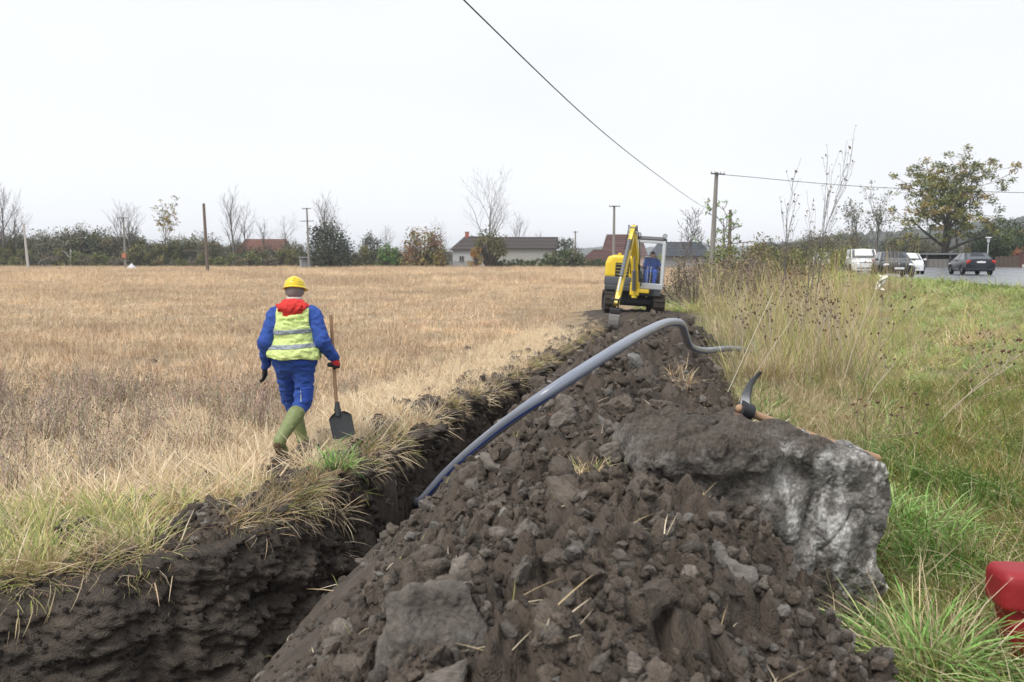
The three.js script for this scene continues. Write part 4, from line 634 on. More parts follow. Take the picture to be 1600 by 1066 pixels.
pole('pale slim concrete pole in front of the dense tree line', -72.6, 120, 7.4, 0.2, 0.12, std(0.5, 0.48, 0.46, 0.9), [], { tilt: 0.05 });
const boxed = pole('utility pole with cross-arm and a small orange box on its post', -60.9, 126, 8.6, 0.2, 0.12, concrete, [[0.1, 1.8]]);
part('meter_box', box(0.6, 0.75, 0.35, 0, 2.1, 0.3, 0.03), std(0.42, 0.17, 0.09, 0.7), boxed);
pole('thick brown wooden pole without arms at the field edge', -40, 105, 9.3, 0.24, 0.17, poleWood, [], { tilt: 0.02 });
pole('utility pole with two cross-arms beside the round evergreen', -34, 134, 10.6, 0.22, 0.13, concrete, [[0.15, 1.5], [2.2, 2.2]], { tilt: 0.015 });
pole('concrete utility pole across the road carrying the upper cable', 66, 72, 8.2, 0.24, 0.14, concrete, [[0.15, 1.2]]);
const mastP = pole('concrete utility pole beside the trench behind the photographer', -13.5, -20, 9.2, 0.24, 0.14, concrete, [[0.15, 1.2]]);
const cableMat = std(0.03, 0.03, 0.033, 0.6);
tag(part('low_cable', tube([W3(-13.5, 8.6, -20), W3(-6.6, 7.6, -3), W3(-1.0, 6.5, 13.8), W3(2.53, 5.93, 24.2), W3(8.24, 5.66, 41), W3(12.4, 5.68, 53.5), W3(15.9, 5.85, 64)], 0.014, 90, 6), cableMat), 'black cable sagging across the sky down to the concrete pole', 'cable');
tag(part('upper_cable', tube([W3(16.2, 8.75, 64), W3(28, 8.0, 66), W3(42, 7.65, 68), W3(54, 7.75, 70), W3(66, 8.1, 72)], 0.022, 60, 6), cableMat), 'dark cable running from the cross-arm over the road past the oak', 'cable');
// ---------- roadside furniture ----------
{
  const o = thing('plank_fence', 'brown plank fence between road and evergreens', 'fence', W3(73, ground(73, 106), 106), -0.06);
  for (let i = 0; i < 100; i++) part('plank', box(0.17, 1.45 + 0.05 * Math.sin(i * 5), 0.03, -8.6 + i * 0.19, 0.72, 0, 0), [std(0.1, 0.075, 0.065, 0.9), std(0.12, 0.085, 0.07, 0.9), std(0.085, 0.065, 0.058, 0.9)][i % 3], o);
  for (const y of [0.4, 1.1]) part('rail', box(19, 0.1, 0.06, 0.8, y, -0.05, 0), std(0.09, 0.07, 0.06, 0.9), o);
  const g = thing('gate_pillar', 'dark red-brown gate pillar with a white foot at the plank fence', 'pillar', W3(64.6, ground(64.6, 101), 101)); part('post', box(0.75, 1.9, 0.6, 0, 0.95, 0, 0.03), std(0.11, 0.05, 0.045, 0.85), g); part('cap', box(0.9, 0.12, 0.75, 0, 1.96, 0, 0.03), std(0.14, 0.08, 0.07, 0.85), g); part('foot_stone', box(0.35, 0.4, 0.3, -0.2, 0.2, 0.44, 0.06), std(0.55, 0.53, 0.5, 0.8), g);
  const s = thing('roadside_shelter', 'low dark open-fronted shelter with a flat grey roof below the oak', 'shelter', W3(57.5, ground(57.5, 106), 106), -0.1);
  part('roof', box(6.2, 0.18, 2.6, 0, 1.75, 0, 0.03), std(0.2, 0.21, 0.22, 0.8), s); part('rear_wall', box(6, 1.7, 0.12, 0, 0.85, -1.1, 0), std(0.06, 0.055, 0.055, 0.9), s);
  for (let i = 0; i < 14; i++) part('plank', box(0.27, 1.1, 0.05, -2.85 + i * 0.29, 0.55, 1.05, 0), i % 2 ? std(0.16, 0.15, 0.15, 0.9) : std(0.19, 0.18, 0.17, 0.9), s);
  for (const x of [-2.9, 0, 1.6, 2.9]) part('post', box(0.16, 1.7, 0.16, x, 0.85, 1.15, 0.01), std(0.08, 0.075, 0.07, 0.9), s); part('side_wall', box(0.1, 1.65, 2.1, 2.95, 0.83, 0, 0), std(0.05, 0.05, 0.05, 0.9), s);
  const l = thing('park_lamp', 'small white post lamp with a round disc head behind the saloon', 'lamp', W3(60.0, ground(60.0, 101), 101)); part('post', cyl(V(0, 0, 0), V(0, 3.2, 0), 0.06, 0.05, 8), std(0.6, 0.6, 0.6, 0.5), l); part('lantern', cyl(V(0, 3.2, 0), V(0, 3.75, 0), 0.14, 0.2, 12), std(0.65, 0.66, 0.68, 0.4), l); part('disc', cyl(V(0, 3.75, 0), V(0, 3.85, 0), 0.42, 0.3, 16), std(0.6, 0.6, 0.62, 0.5), l);
  const os = tag(part('orange_board', box(0.75, 0.6, 0.05, 0, 0, 0, 0.02), std(0.75, 0.2, 0.05, 0.6)), 'small orange board on the plank fence beside the gate pillar', 'board'); os.position.copy(W3(66.4, 2.75, 102.5)); 
}
// ---------- excavator ----------
const yellow = phys(0.78, 0.56, 0.03, 0.38, { clearcoat: 0.3, clearcoatRoughness: 0.3 }), darkGrey = std(0.055, 0.06, 0.066, 0.6), black = std(0.018, 0.018, 0.02, 0.6), paleGrey = std(0.5, 0.52, 0.55, 0.45), rubber = new THREE.MeshStandardMaterial({ color: RGB(0.075, 0.062, 0.052), roughness: 0.95, map: grainTex, bumpMap: bumpTex, bumpScale: 0.02 }), chrome = std(0.6, 0.62, 0.65, 0.22, { metalness: 0.9 }), steel = std(0.22, 0.21, 0.2, 0.5, { metalness: 0.6 }), hoseMat = std(0.02, 0.02, 0.02, 0.7), glass = phys(1, 1, 1, 0.03, { transmission: 1, thickness: 0, ior: 1.45 });
{
  const ex = thing('mini_excavator', 'yellow and grey tracked excavator digging at the trench end', 'excavator', W3(4.2, 0.2, 28), 0.0);
  ex.rotation.set(0, -0.06, -0.07); ex.scale.setScalar(0.94);
  for (const s of [-1, 1]) { // tracks: rubber belt round an oval, lugs, wheels
    const t = new THREE.Group(); t.name = 'track'; t.position.set(s * 0.86, 0, 0); ex.add(t);
    const L = 2.3, R = 0.31, oval = (k, off = 0) => { const per = 2 * (L - 2 * R) + 2 * Math.PI * R, p = ((k % 1) + 1) % 1 * per, st = L - 2 * R; let z, y, a; if (p < st) { z = -st / 2 + p; y = 0; a = 0; } else if (p < st + Math.PI * R) { a = (p - st) / R; z = st / 2 + Math.sin(a) * R; y = R - Math.cos(a) * R; } else if (p < 2 * st + Math.PI * R) { z = st / 2 - (p - st - Math.PI * R); y = 2 * R; a = Math.PI; } else { a = Math.PI + (p - 2 * st - Math.PI * R) / R; z = -st / 2 + Math.sin(a) * R; y = R - Math.cos(a) * R; } return [z, y, a]; };
    const belt = []; for (let i = 0; i < 48; i++) { const [z, y, a] = oval(i / 48), g = new THREE.BoxGeometry(0.42, 0.05, 0.14); g.rotateX(-a); g.translate(0, y + 0.03, z); belt.push(g); } part('rubber_belt', belt, rubber, t);
    for (let i = 0; i < 30; i++) { const [z, y, a] = oval(i / 30), g = box(0.42, 0.045, 0.06, 0, -0.045, 0, 0.008); g.rotateX(-a); g.translate(0, y + 0.03, z); part('lug', g, rubber, t); }
    for (const z of [-0.84, 0.84]) part('idler_wheel', cyl(V(-0.13, R + 0.02, z), V(0.13, R + 0.02, z), 0.24, 0.24, 20), darkGrey, t);
    for (const z of [-0.45, -0.15, 0.15, 0.45]) part('roller', cyl(V(-0.12, 0.16, z), V(0.12, 0.16, z), 0.1, 0.1, 12), darkGrey, t);
    part('track_frame', box(0.2, 0.24, 1.5, 0, 0.33, 0, 0.03), darkGrey, t);
  }
  part('undercarriage', [box(1.35, 0.26, 0.9, 0, 0.42, 0, 0.04), cyl(V(0, 0.5, 0), V(0, 0.74, 0), 0.5, 0.48, 24)], darkGrey, ex);
  const bl = part('dozer_blade', (() => { const g = box(2.1, 0.34, 0.07, 0, 0.3, -1.42, 0.02); return g; })(), std(0.1, 0.105, 0.115, 0.6), ex); part('blade_arm', [bar(V(-0.42, 0.3, -0.4), V(-0.42, 0.3, -1.38), 0.1, 0.12), bar(V(0.42, 0.3, -0.4), V(0.42, 0.3, -1.38), 0.1, 0.12)], darkGrey, bl);
  const up = new THREE.Group(); up.name = 'upper_structure'; up.rotation.y = -0.14; ex.add(up);
  part('platform', box(2.0, 0.2, 1.9, 0, 0.85, 0, 0.05), darkGrey, up);
  part('front_skirt', box(1.02, 0.34, 0.12, 0.52, 0.82, 0.98, 0.04), std(0.075, 0.082, 0.09, 0.55), up);
  // counterweight and engine cover
  const arc = (r, y0, y1, a0, a1, z0) => { const s = new THREE.Shape(); s.moveTo(-0.98, 0.75); s.lineTo(-1.02, -0.55); s.quadraticCurveTo(-0.95, -1.02, -0.4, -1.15); s.lineTo(0.4, -1.15); s.quadraticCurveTo(0.95, -1.02, 1.02, -0.55); s.lineTo(1.02, -0.2); s.lineTo(0.02, -0.2); s.lineTo(0.02, 0.75); s.closePath(); const g = new THREE.ExtrudeGeometry(s, { depth: y1 - y0, bevelEnabled: true, bevelSize: 0.05, bevelThickness: 0.05, bevelSegments: 4, curveSegments: 10 }); g.rotateX(-Math.PI / 2); g.scale(1, 1, -1); g.translate(0, y0, 0); const ix = g.index; if (!ix) { const p = g.attributes.position; for (let i = 0; i < p.count; i += 3) for (const at of Object.values(g.attributes)) for (let c = 0; c < at.itemSize; c++) { const o = at.array, A = (i + 1) * at.itemSize + c, B = (i + 2) * at.itemSize + c; [o[A], o[B]] = [o[B], o[A]]; } } g.computeVertexNormals(); return toCreasedNormals(g, 0.7); };
  part('counterweight', arc(1, 0.98, 1.22), std(0.085, 0.095, 0.11, 0.5), up);
  const hood = part('engine_hood', (() => { const g = nets((x, y, z) => { const q = [Math.abs(x + 0.5) - 0.42, Math.abs(y - 1.62) - 0.3, Math.abs(z + 0.18) - 0.82].map((v) => Math.max(v, 0)); return Math.hypot(...q) + Math.min(0, Math.max(Math.abs(x + 0.5) - 0.42, Math.abs(y - 1.62) - 0.3, Math.abs(z + 0.18) - 0.82)) - 0.13 + Math.max(0, y - 1.75) * Math.max(0, -x - 0.75) * 1.6; }, [-1.15, 1.1, -1.2], [0.15, 2.15, 0.9], 0.035); return g; })(), yellow, up);
  part('grille', box(0.5, 0.5, 0.05, -0.42, 1.52, 0.765, 0.03), black, hood); for (let i = 0; i < 4; i++) part('louvre', box(0.46, 0.022, 0.03, -0.42, 1.35 + i * 0.12, 0.8, 0.006), std(0.42, 0.36, 0.1, 0.5), hood);
  part('side_grille', box(0.05, 0.4, 0.6, -1.05, 1.55, 0.1, 0.02), black, hood);
  part('beacon', [cyl(V(-0.6, 2.03, -0.1), V(-0.6, 2.14, -0.1), 0.07, 0.06, 12)], std(0.7, 0.45, 0.02, 0.4), up);
  part('hood_handle', tube([V(-0.16, 1.9, 0.72), V(-0.2, 1.98, 0.82), V(-0.14, 1.7, 0.9), V(-0.1, 1.4, 0.8)], 0.02, 20, 6), black, up);
  // cab
  const cab = new THREE.Group(); cab.name = 'cab'; cab.position.set(0.55, 0.96, 0.05); up.add(cab);
  const P = [[-0.48, 0.95, -0.46, 0.78], [0.48, 0.95, 0.46, 0.78], [-0.48, -0.62, -0.47, -0.6], [0.48, -0.62, 0.47, -0.6]];
  for (const [x, z, x2, z2] of P) part('pillar', bar(V(x, 0, z), V(x2, 1.68, z2), 0.115, 0.13, 0.03), paleGrey, cab);
  part('roof', [box(1.08, 0.1, 1.5, 0, 1.73, 0.08, 0.05), box(0.8, 0.06, 1.1, 0, 1.8, 0.05, 0.03)], std(0.14, 0.14, 0.15, 0.6), cab);
  part('front_sill', box(1.07, 0.22, 0.12, 0, 0.04, 0.96, 0.04), paleGrey, cab); part('floor_plate', box(1.0, 0.08, 1.6, 0, -0.02, 0.15, 0.02), darkGrey, cab);
  part('front_header', box(1.0, 0.1, 0.08, 0, 1.63, 0.79, 0.02), paleGrey, cab); part('rear_panel', box(0.96, 0.75, 0.06, 0, 0.38, -0.62, 0.02), paleGrey, cab);
  for (const s of [-1, 1]) part('side_panel', box(0.05, 0.5, 1.5, s * 0.485, 0.27, 0.15, 0.02), paleGrey, cab);
  const pane = (name, w, h, x, y, z, ry, rx = 0) => { const g = new THREE.PlaneGeometry(w, h); g.rotateX(rx); g.rotateY(ry); g.translate(x, y, z); return part(name, g, glass, cab); };
  pane('windscreen', 0.88, 1.5, 0, 0.86, 0.88, 0, -0.106); pane('rear_window', 0.86, 0.82, 0, 1.18, -0.61, Math.PI); pane('side_window', 1.35, 1.05, 0.485, 1.1, 0.1, Math.PI / 2); pane('side_window', 1.35, 1.05, -0.485, 1.1, 0.1, -Math.PI / 2);
  for (const s of [-1, 1]) { const w = part('work_light', cyl(V(s * 0.46, 1.86, 0.76), V(s * 0.46, 1.86, 0.88), 0.06, 0.085, 16), black, cab); part('lens', cyl(V(s * 0.46, 1.86, 0.878), V(s * 0.46, 1.86, 0.886), 0.072, 0.072, 16), std(0.4, 0.42, 0.45, 0.15), w); part('bracket', bar(V(s * 0.46, 1.76, 0.8), V(s * 0.46, 1.8, 0.82), 0.03, 0.05), black, w); }
  part('seat', [box(0.5, 0.14, 0.5, 0, 0.42, 0.0, 0.05), box(0.48, 0.62, 0.13, 0, 0.78, -0.3, 0.05), box(0.4, 0.36, 0.4, 0, 0.19, 0, 0.02)], std(0.03, 0.03, 0.033, 0.8), cab);
  for (const s of [-1, 1]) { part('armrest_console', box(0.14, 0.3, 0.5, s * 0.36, 0.4, 0.1, 0.03), std(0.05, 0.05, 0.055, 0.7), cab); part('joystick', [cyl(V(s * 0.36, 0.55, 0.28), V(s * 0.35, 0.72, 0.3), 0.014, 0.012, 8), new THREE.SphereGeometry(0.03, 10, 8).translate(s * 0.35, 0.74, 0.3)], black, cab); part('travel_lever', [cyl(V(s * 0.05, 0.0, 0.62), V(s * 0.055, 0.72, 0.52), 0.012, 0.012, 8), box(0.07, 0.03, 0.03, s * 0.06, 0.72, 0.52, 0.01)], chrome, cab); part('pedal', box(0.12, 0.03, 0.22, s * 0.12, 0.06, 0.6, 0.01), darkGrey, cab); }
  // swing post, boom, stick, bucket
  const arm = new THREE.Group(); arm.name = 'digging_arm'; arm.position.set(-0.02, 0.85, 1.0); arm.rotation.y = -0.28; ex.add(arm);
  part('swing_post', [box(0.34, 0.5, 0.3, 0, 0.02, 0.02, 0.05), cyl(V(0, -0.3, 0.05), V(0, 0.32, 0.05), 0.11, 0.11, 16)], yellow, arm);
  part('swing_lug', box(0.5, 0.14, 0.22, 0.28, -0.04, 0.05, 0.03), yellow, arm); part('swing_cylinder', cyl(V(0.35, -0.05, -0.4), V(0.62, -0.02, 0.12), 0.075, 0.075, 14), black, arm);
  const prof = (pts, w, name, mat, n = 0.02) => { const g = extrude(pts.map(([z, y]) => [-z, y]), w, n); g.rotateY(Math.PI / 2); return part(name, g, mat, arm); };
  // boom as a bent plate box: foot -> knee -> tip (z forward, y up)
  prof([[0.0, 0.12], [0.2, 0.02], [0.62, 1.15], [1.32, 1.82], [1.42, 1.92], [1.34, 2.04], [1.18, 2.02], [0.46, 1.4], [0.26, 1.06]], 0.17, 'boom', yellow);
  const SA = (a, o) => [1.35 + a * 0.575 + o * 0.818, 2.0 - a * 0.818 + o * 0.575];
  prof([SA(-0.2, -0.05), SA(-0.2, 0.07), SA(0.15, 0.11), SA(2.0, 0.08), SA(2.98, 0.05), SA(2.98, -0.05), SA(2.0, -0.07), SA(0.15, -0.12)], 0.13, 'stick', yellow);
  const ram = (a, b, r, f, name) => { const A = V(...a), B = V(...b), M = A.clone().lerp(B, f); const c = part(name, cyl(A, M, r, r, 14), std(0.13, 0.14, 0.155, 0.45), arm); part('rod', cyl(M, B, r * 0.5, r * 0.5, 12), chrome, c); return c; };
  const S3 = (a, o, x = 0) => { const [z, y] = SA(a, o); return [x, y, z]; };
  ram([0, -0.02, 0.26], [0, 1.15, 0.68], 0.065, 0.6, 'boom_cylinder'); ram([0, 1.6, 0.5], S3(-0.24, 0.1), 0.06, 0.62, 'stick_cylinder'); ram(S3(0.5, 0.2), S3(2.62, 0.22), 0.062, 0.72, 'bucket_cylinder');
  part('cylinder_bracket', [bar(V(...S3(0.42, 0.1)), V(...S3(0.52, 0.22)), 0.14, 0.08)], yellow, arm);
  part('stick_head', [box(0.24, 0.14, 0.2, 0, 2.1, 1.3, 0.03), cyl(V(-0.14, 1.98, 1.35), V(0.14, 1.98, 1.35), 0.06, 0.06, 14)], steel, arm);
  part('linkage', [bar(V(0.09, -0.28, 3.22), V(0.09, -0.62, 3.18), 0.04, 0.08), bar(V(-0.09, -0.28, 3.22), V(-0.09, -0.62, 3.18), 0.04, 0.08), cyl(V(-0.16, -0.28, 3.22), V(0.16, -0.28, 3.22), 0.035, 0.035, 10), bar(V(0.11, -0.28, 3.22), V(0.11, -0.22, 2.96), 0.03, 0.07), bar(V(-0.11, -0.28, 3.22), V(-0.11, -0.22, 2.96), 0.03, 0.07)], black, arm);
  part('quick_coupler', [box(0.34, 0.16, 0.32, 0, -0.66, 3.08, 0.03), cyl(V(-0.2, -0.6, 2.98), V(0.2, -0.6, 2.98), 0.05, 0.05, 12)], black, arm);
  const bk = new THREE.Group(); bk.name = 'bucket'; bk.position.z = 0.66; arm.add(bk);
  const curve = []; for (let i = 0; i <= 8; i++) { const a = mix(0.3, 3.3, i / 8); curve.push([2.36 + Math.sin(a) * 0.26, -1.0 + Math.cos(a) * 0.34]); }
  const shell = []; for (let i = 0; i < 8; i++) shell.push(bar(V(0, curve[i][1], curve[i][0]), V(0, curve[i + 1][1], curve[i + 1][0]), 0.34, 0.03, 0.004)); part('shell', shell, std(0.16, 0.15, 0.14, 0.7), bk);
  for (const s of [-1, 1]) { const g = extrude(curve.map(([z, y]) => [-z, y]), 0.02, 0); g.rotateY(Math.PI / 2); g.translate(s * 0.17, 0, 0); part('side_plate', g, std(0.15, 0.14, 0.13, 0.7), bk); }
  for (const x of [-0.13, -0.045, 0.045, 0.13]) part('tooth', bar(V(x, curve[8][1], curve[8][0]), V(x, curve[8][1] + 0.02, curve[8][0] - 0.13), 0.05, 0.03, 0.005), steel, bk);
  for (const s of [-1, 1]) { part('hose', tube([V(s * 0.06, 0.2, 0.05), V(s * 0.12, 0.75, 0.2), V(s * 0.11, 1.4, 0.36), V(s * 0.12, 1.98, 1.0), V(s * 0.12, 2.12, 1.25)], 0.016, 36, 6), hoseMat, arm); part('hose', tube([V(s * 0.12, 2.08, 1.2), V(s * 0.14, 2.22, 1.4), V(...S3(0.3, 0.24, s * 0.1)), V(...S3(0.9, 0.18, s * 0.1))], 0.014, 24, 6), hoseMat, arm); }
  part('hose', tube([V(0.16, 0.0, -0.15), V(0.22, 0.35, 0.25), V(0.1, 0.6, 0.22), V(0.12, 0.9, 0.4)], 0.016, 24, 6), hoseMat, arm);
}
// ---------- cars ----------
const tyreMat = std(0.015, 0.015, 0.016, 0.9), carGlass = phys(0.05, 0.06, 0.07, 0.04, { ior: 2.0 }), plate = std(0.75, 0.76, 0.78, 0.5), trim = std(0.015, 0.015, 0.016, 0.5), lampGlass = phys(0.7, 0.72, 0.75, 0.08, { clearcoat: 1 }), redLamp = phys(0.55, 0.02, 0.015, 0.15, { clearcoat: 1 });
function car(label, name, paint, x, y, d, turn, o) { // front faces +z; o: L, Wd, belt profile, cabin
  const t = thing(name, label, o.kind ?? 'car', W3(x, y, d), turn), { L, Wd, H, sta, cab } = o, hw = Wd / 2;
  // body: stations [z, bottom, top, half-width share]
  const P = [], I = [], ring = [[0.0, 0], [0.86, 0], [0.97, 0.14], [1.0, 0.42], [0.985, 0.72], [0.93, 0.93], [0.8, 1], [0, 1.03]];
  const full = [...ring.map(([a, b]) => [a, b]), ...ring.slice(1, -1).reverse().map(([a, b]) => [-a, b])], n = full.length;
  sta.forEach(([z, y0, y1, w]) => full.forEach(([a, b]) => P.push(a * hw * w, mix(y0, y1, b), z)));
  for (let i = 0; i < sta.length - 1; i++) for (let j = 0; j < n; j++) { const a = i * n + j, b = i * n + (j + 1) % n; I.push(a, b, b + n, a, b + n, a + n); }
  for (const [i, f] of [[0, 1], [sta.length - 1, 0]]) for (let j = 1; j < n - 1; j++) f ? I.push(i * n, i * n + j + 1, i * n + j) : I.push(i * n, i * n + j, i * n + j + 1);
  const g = new THREE.BufferGeometry(); g.setAttribute('position', new THREE.Float32BufferAttribute(P, 3)); g.setIndex(I); g.computeVertexNormals(); part('body', toCreasedNormals(g, 0.6), paint, t);
  // cabin: belt z0..z3 (rear base, rear roof, front roof, front base)
  const [zr0, zr1, zf1, zf0] = cab.z, yb = cab.belt, yr = H, wb = hw * 0.93, wr = hw * cab.top;
  const quad = (name, a, b, c, e, mat, inset, off, parent = t) => { const m = a.clone().add(b).add(c).add(e).multiplyScalar(0.25), nn = b.clone().sub(a).cross(e.clone().sub(a)).normalize(), q = [a, b, c, e].map((v) => v.clone().lerp(m, inset).addScaledVector(nn, off)); const G = new THREE.BufferGeometry(); G.setAttribute('position', new THREE.Float32BufferAttribute(q.flatMap((v) => [v.x, v.y, v.z]), 3)); G.setIndex([0, 1, 2, 0, 2, 3]); G.computeVertexNormals(); return part(name, G, mat, parent); };
  const R = (s) => [V(s * wb, yb, zr0), V(s * wr, yr - 0.03, zr1), V(s * wr, yr - 0.05, zf1), V(s * wb, yb, zf0)], A = R(-1), B = R(1);
  const cg = []; { const pts = [...A, ...B].flatMap((v) => [v.x, v.y, v.z]), G = new THREE.BufferGeometry(); const mid = [V(0, yr, zr1), V(0, yr, zf1)]; pts.push(...mid.flatMap((v) => [v.x, v.y, v.z])); G.setAttribute('position', new THREE.Float32BufferAttribute(pts, 3)); G.setIndex([0, 3, 2, 0, 2, 1, 4, 5, 6, 4, 6, 7, 0, 1, 8, 0, 8, 4, 4, 8, 5, 3, 7, 9, 3, 9, 2, 7, 6, 9, 1, 2, 9, 1, 9, 8, 5, 8, 9, 5, 9, 6]); const f = G.toNonIndexed(); f.computeVertexNormals(); cg.push(f); }
  part('roof', cg[0], paint, t);
  quad('windscreen', A[3], B[3], B[2], A[2], carGlass, 0.09, 0.012); quad('rear_window', B[0], A[0], A[1], B[1], o.van ? paint : carGlass, 0.12, 0.012);
  for (const [S, s] of [[A, -1], [B, 1]]) { const cut = (f) => [S[0].clone().lerp(S[3], f), S[1].clone().lerp(S[2], f)]; const splits = o.van ? [[0.68, 0.97]] : [[0.06, 0.5], [0.53, 0.95]]; for (const [f0, f1] of splits) { const [a, b] = cut(f0), [c, e] = cut(f1); s < 0 ? quad('side_window', a, c, e, b, carGlass, 0.1, 0.012) : quad('side_window', c, a, b, e, carGlass, 0.1, 0.012); } }
  const wz = [L * 0.5 - o.over, -L * 0.5 + o.overR ?? 0.9];
  for (const z of [L / 2 - o.over, -L / 2 + o.overR]) for (const s of [-1, 1]) {
    const w = new THREE.Group(); w.name = 'wheel'; w.position.set(s * (hw - 0.09), 0.31, z); t.add(w);
    part('tyre', new THREE.LatheGeometry([[0.19, -0.1], [0.29, -0.1], [0.315, -0.07], [0.315, 0.07], [0.29, 0.1], [0.19, 0.1]].map(([a, b]) => new THREE.Vector2(a, b)), 24).rotateZ(Math.PI / 2), tyreMat, w);
    part('rim', [cyl(V(-0.07, 0, 0), V(0.07, 0, 0), 0.19, 0.19, 20), ...[0, 1, 2, 3, 4].map((k) => { const q = box(0.02, 0.17, 0.05, s * 0.08, 0.1, 0, 0); q.rotateX(k * 1.2566); return q; })], std(0.35, 0.36, 0.37, 0.35, { metalness: 0.6 }), w);
    part('wheel_arch', new THREE.TorusGeometry(0.36, 0.035, 8, 24, Math.PI).rotateY(Math.PI / 2).translate(s * 0.09, 0, 0), trim, w);
  }
  const zf = L / 2, zr = -L / 2;
  for (const s of [-1, 1]) { const h = part('headlight', new THREE.SphereGeometry(1, 16, 10).scale(0.17, 0.095, 0.1).translate(s * hw * 0.72, o.lamp, zf - o.lampIn), lampGlass, t); part('tail_light', box(0.24, 0.22, 0.1, s * hw * 0.8, o.tail, zr + 0.05, 0.04), redLamp, t); part('mirror', box(0.2, 0.13, 0.1, s * (hw + 0.1), yb + 0.06, zf0 - 0.35, 0.04), paint, t); part('fog_lamp', box(0.2, 0.1, 0.06, s * hw * 0.68, 0.38, zf - 0.07, 0.02), trim, t); }
  part('grille', box(Wd * 0.42, 0.09, 0.06, 0, o.lamp - 0.02, zf - o.lampIn * 0.55, 0.02), trim, t); part('lower_grille', box(Wd * 0.62, 0.15, 0.06, 0, 0.4, zf - 0.03, 0.03), trim, t);
  part('front_plate', box(0.5, 0.11, 0.03, 0, 0.5, zf + 0.025, 0.01), plate, t); part('rear_plate', box(0.5, 0.11, 0.03, 0, o.rearPlate ?? 0.8, zr - 0.012, 0.01), plate, t);
  part('front_bumper', box(Wd * 0.9, 0.1, 0.12, 0, 0.27, zf - 0.06, 0.04), o.bump ?? trim, t); part('rear_bumper', box(Wd * 0.92, 0.16, 0.14, 0, 0.36, zr + 0.06, 0.05), o.bump ?? trim, t);
  part('badge', cyl(V(0, o.lamp + 0.07, zf - o.lampIn * 0.55), V(0, o.lamp + 0.07, zf - o.lampIn * 0.55 + 0.04), 0.05, 0.05, 14), chrome, t);
  part('rear_badge', cyl(V(0, o.tail + 0.04, zr + 0.03), V(0, o.tail + 0.04, zr - 0.01), 0.045, 0.045, 14), chrome, t);
  return t;
}
const hatch = { L: 4.1, Wd: 1.72, H: 1.46, over: 0.82, overR: 0.75, lamp: 0.68, lampIn: 0.16, tail: 0.92, sta: [[-2.05, 0.3, 0.85, 0.86], [-1.98, 0.24, 0.98, 0.95], [-1.5, 0.2, 1.0, 1], [0.7, 0.2, 0.98, 1], [1.0, 0.2, 0.95, 1], [1.55, 0.21, 0.86, 0.98], [1.9, 0.24, 0.75, 0.92], [2.05, 0.3, 0.62, 0.84]], cab: { z: [-1.85, -1.45, 0.15, 1.05], belt: 0.93, top: 0.7 } };
const sedan = { L: 4.5, Wd: 1.76, H: 1.45, over: 0.88, overR: 0.95, lamp: 0.68, lampIn: 0.16, tail: 0.84, rearPlate: 0.82, sta: [[-2.25, 0.34, 0.86, 0.88], [-2.17, 0.26, 1.0, 0.96], [-1.6, 0.21, 1.02, 1], [0.75, 0.2, 0.98, 1], [1.1, 0.2, 0.94, 1], [1.75, 0.21, 0.84, 0.97], [2.1, 0.25, 0.74, 0.91], [2.25, 0.32, 0.6, 0.82]], cab: { z: [-1.85, -1.0, 0.2, 1.15], belt: 0.95, top: 0.7 } };
const van = { L: 4.4, Wd: 1.8, H: 1.74, over: 0.82, overR: 0.8, lamp: 0.78, lampIn: 0.14, tail: 1.0, van: true, kind: 'van', sta: [[-2.2, 0.28, 1.12, 0.94], [-2.12, 0.24, 1.16, 0.99], [0.9, 0.22, 1.1, 1], [1.5, 0.22, 0.98, 0.98], [2.0, 0.25, 0.86, 0.93], [2.2, 0.3, 0.68, 0.85]], cab: { z: [-2.14, -2.05, 0.45, 1.25], belt: 1.05, top: 0.86 } };
const paintOf = (r, g, b) => phys(r, g, b, 0.35, { clearcoat: 0.5, clearcoatRoughness: 0.05, specularIntensity: 0.4 });
car('dark grey hatchback facing the camera at the near road edge', 'hatchback_car', paintOf(0.02, 0.023, 0.027), 21.9, 1.03, 46, -0.28, hatch).userData.label = 'dark grey hatchback driving towards the field along the kerb';
car('white hatchback driving up behind the dark grey hatchback', 'hatchback_car', paintOf(0.75, 0.76, 0.78), 28.0, 1.03, 56.5, -0.36, { ...hatch, bump: std(0.72, 0.73, 0.75, 0.4) });
car('black saloon with red tail lights driving away along the road', 'saloon_car', paintOf(0.012, 0.015, 0.02), 30.4, 1.03, 53, Math.PI - 0.26, { ...sedan, bump: paintOf(0.03, 0.033, 0.04) });
car('white delivery van half hidden behind the dark grey hatchback', 'delivery_van', paintOf(0.72, 0.73, 0.75), 24.7, 1.03, 56.5, -0.3, { ...van, bump: std(0.5, 0.5, 0.5, 0.6) });
car('pale van far along the road behind the weeds and saplings', 'distant_van', paintOf(0.6, 0.6, 0.58), 30.5, 1.03, 79, -0.3, { ...van, bump: std(0.4, 0.4, 0.4, 0.6) });
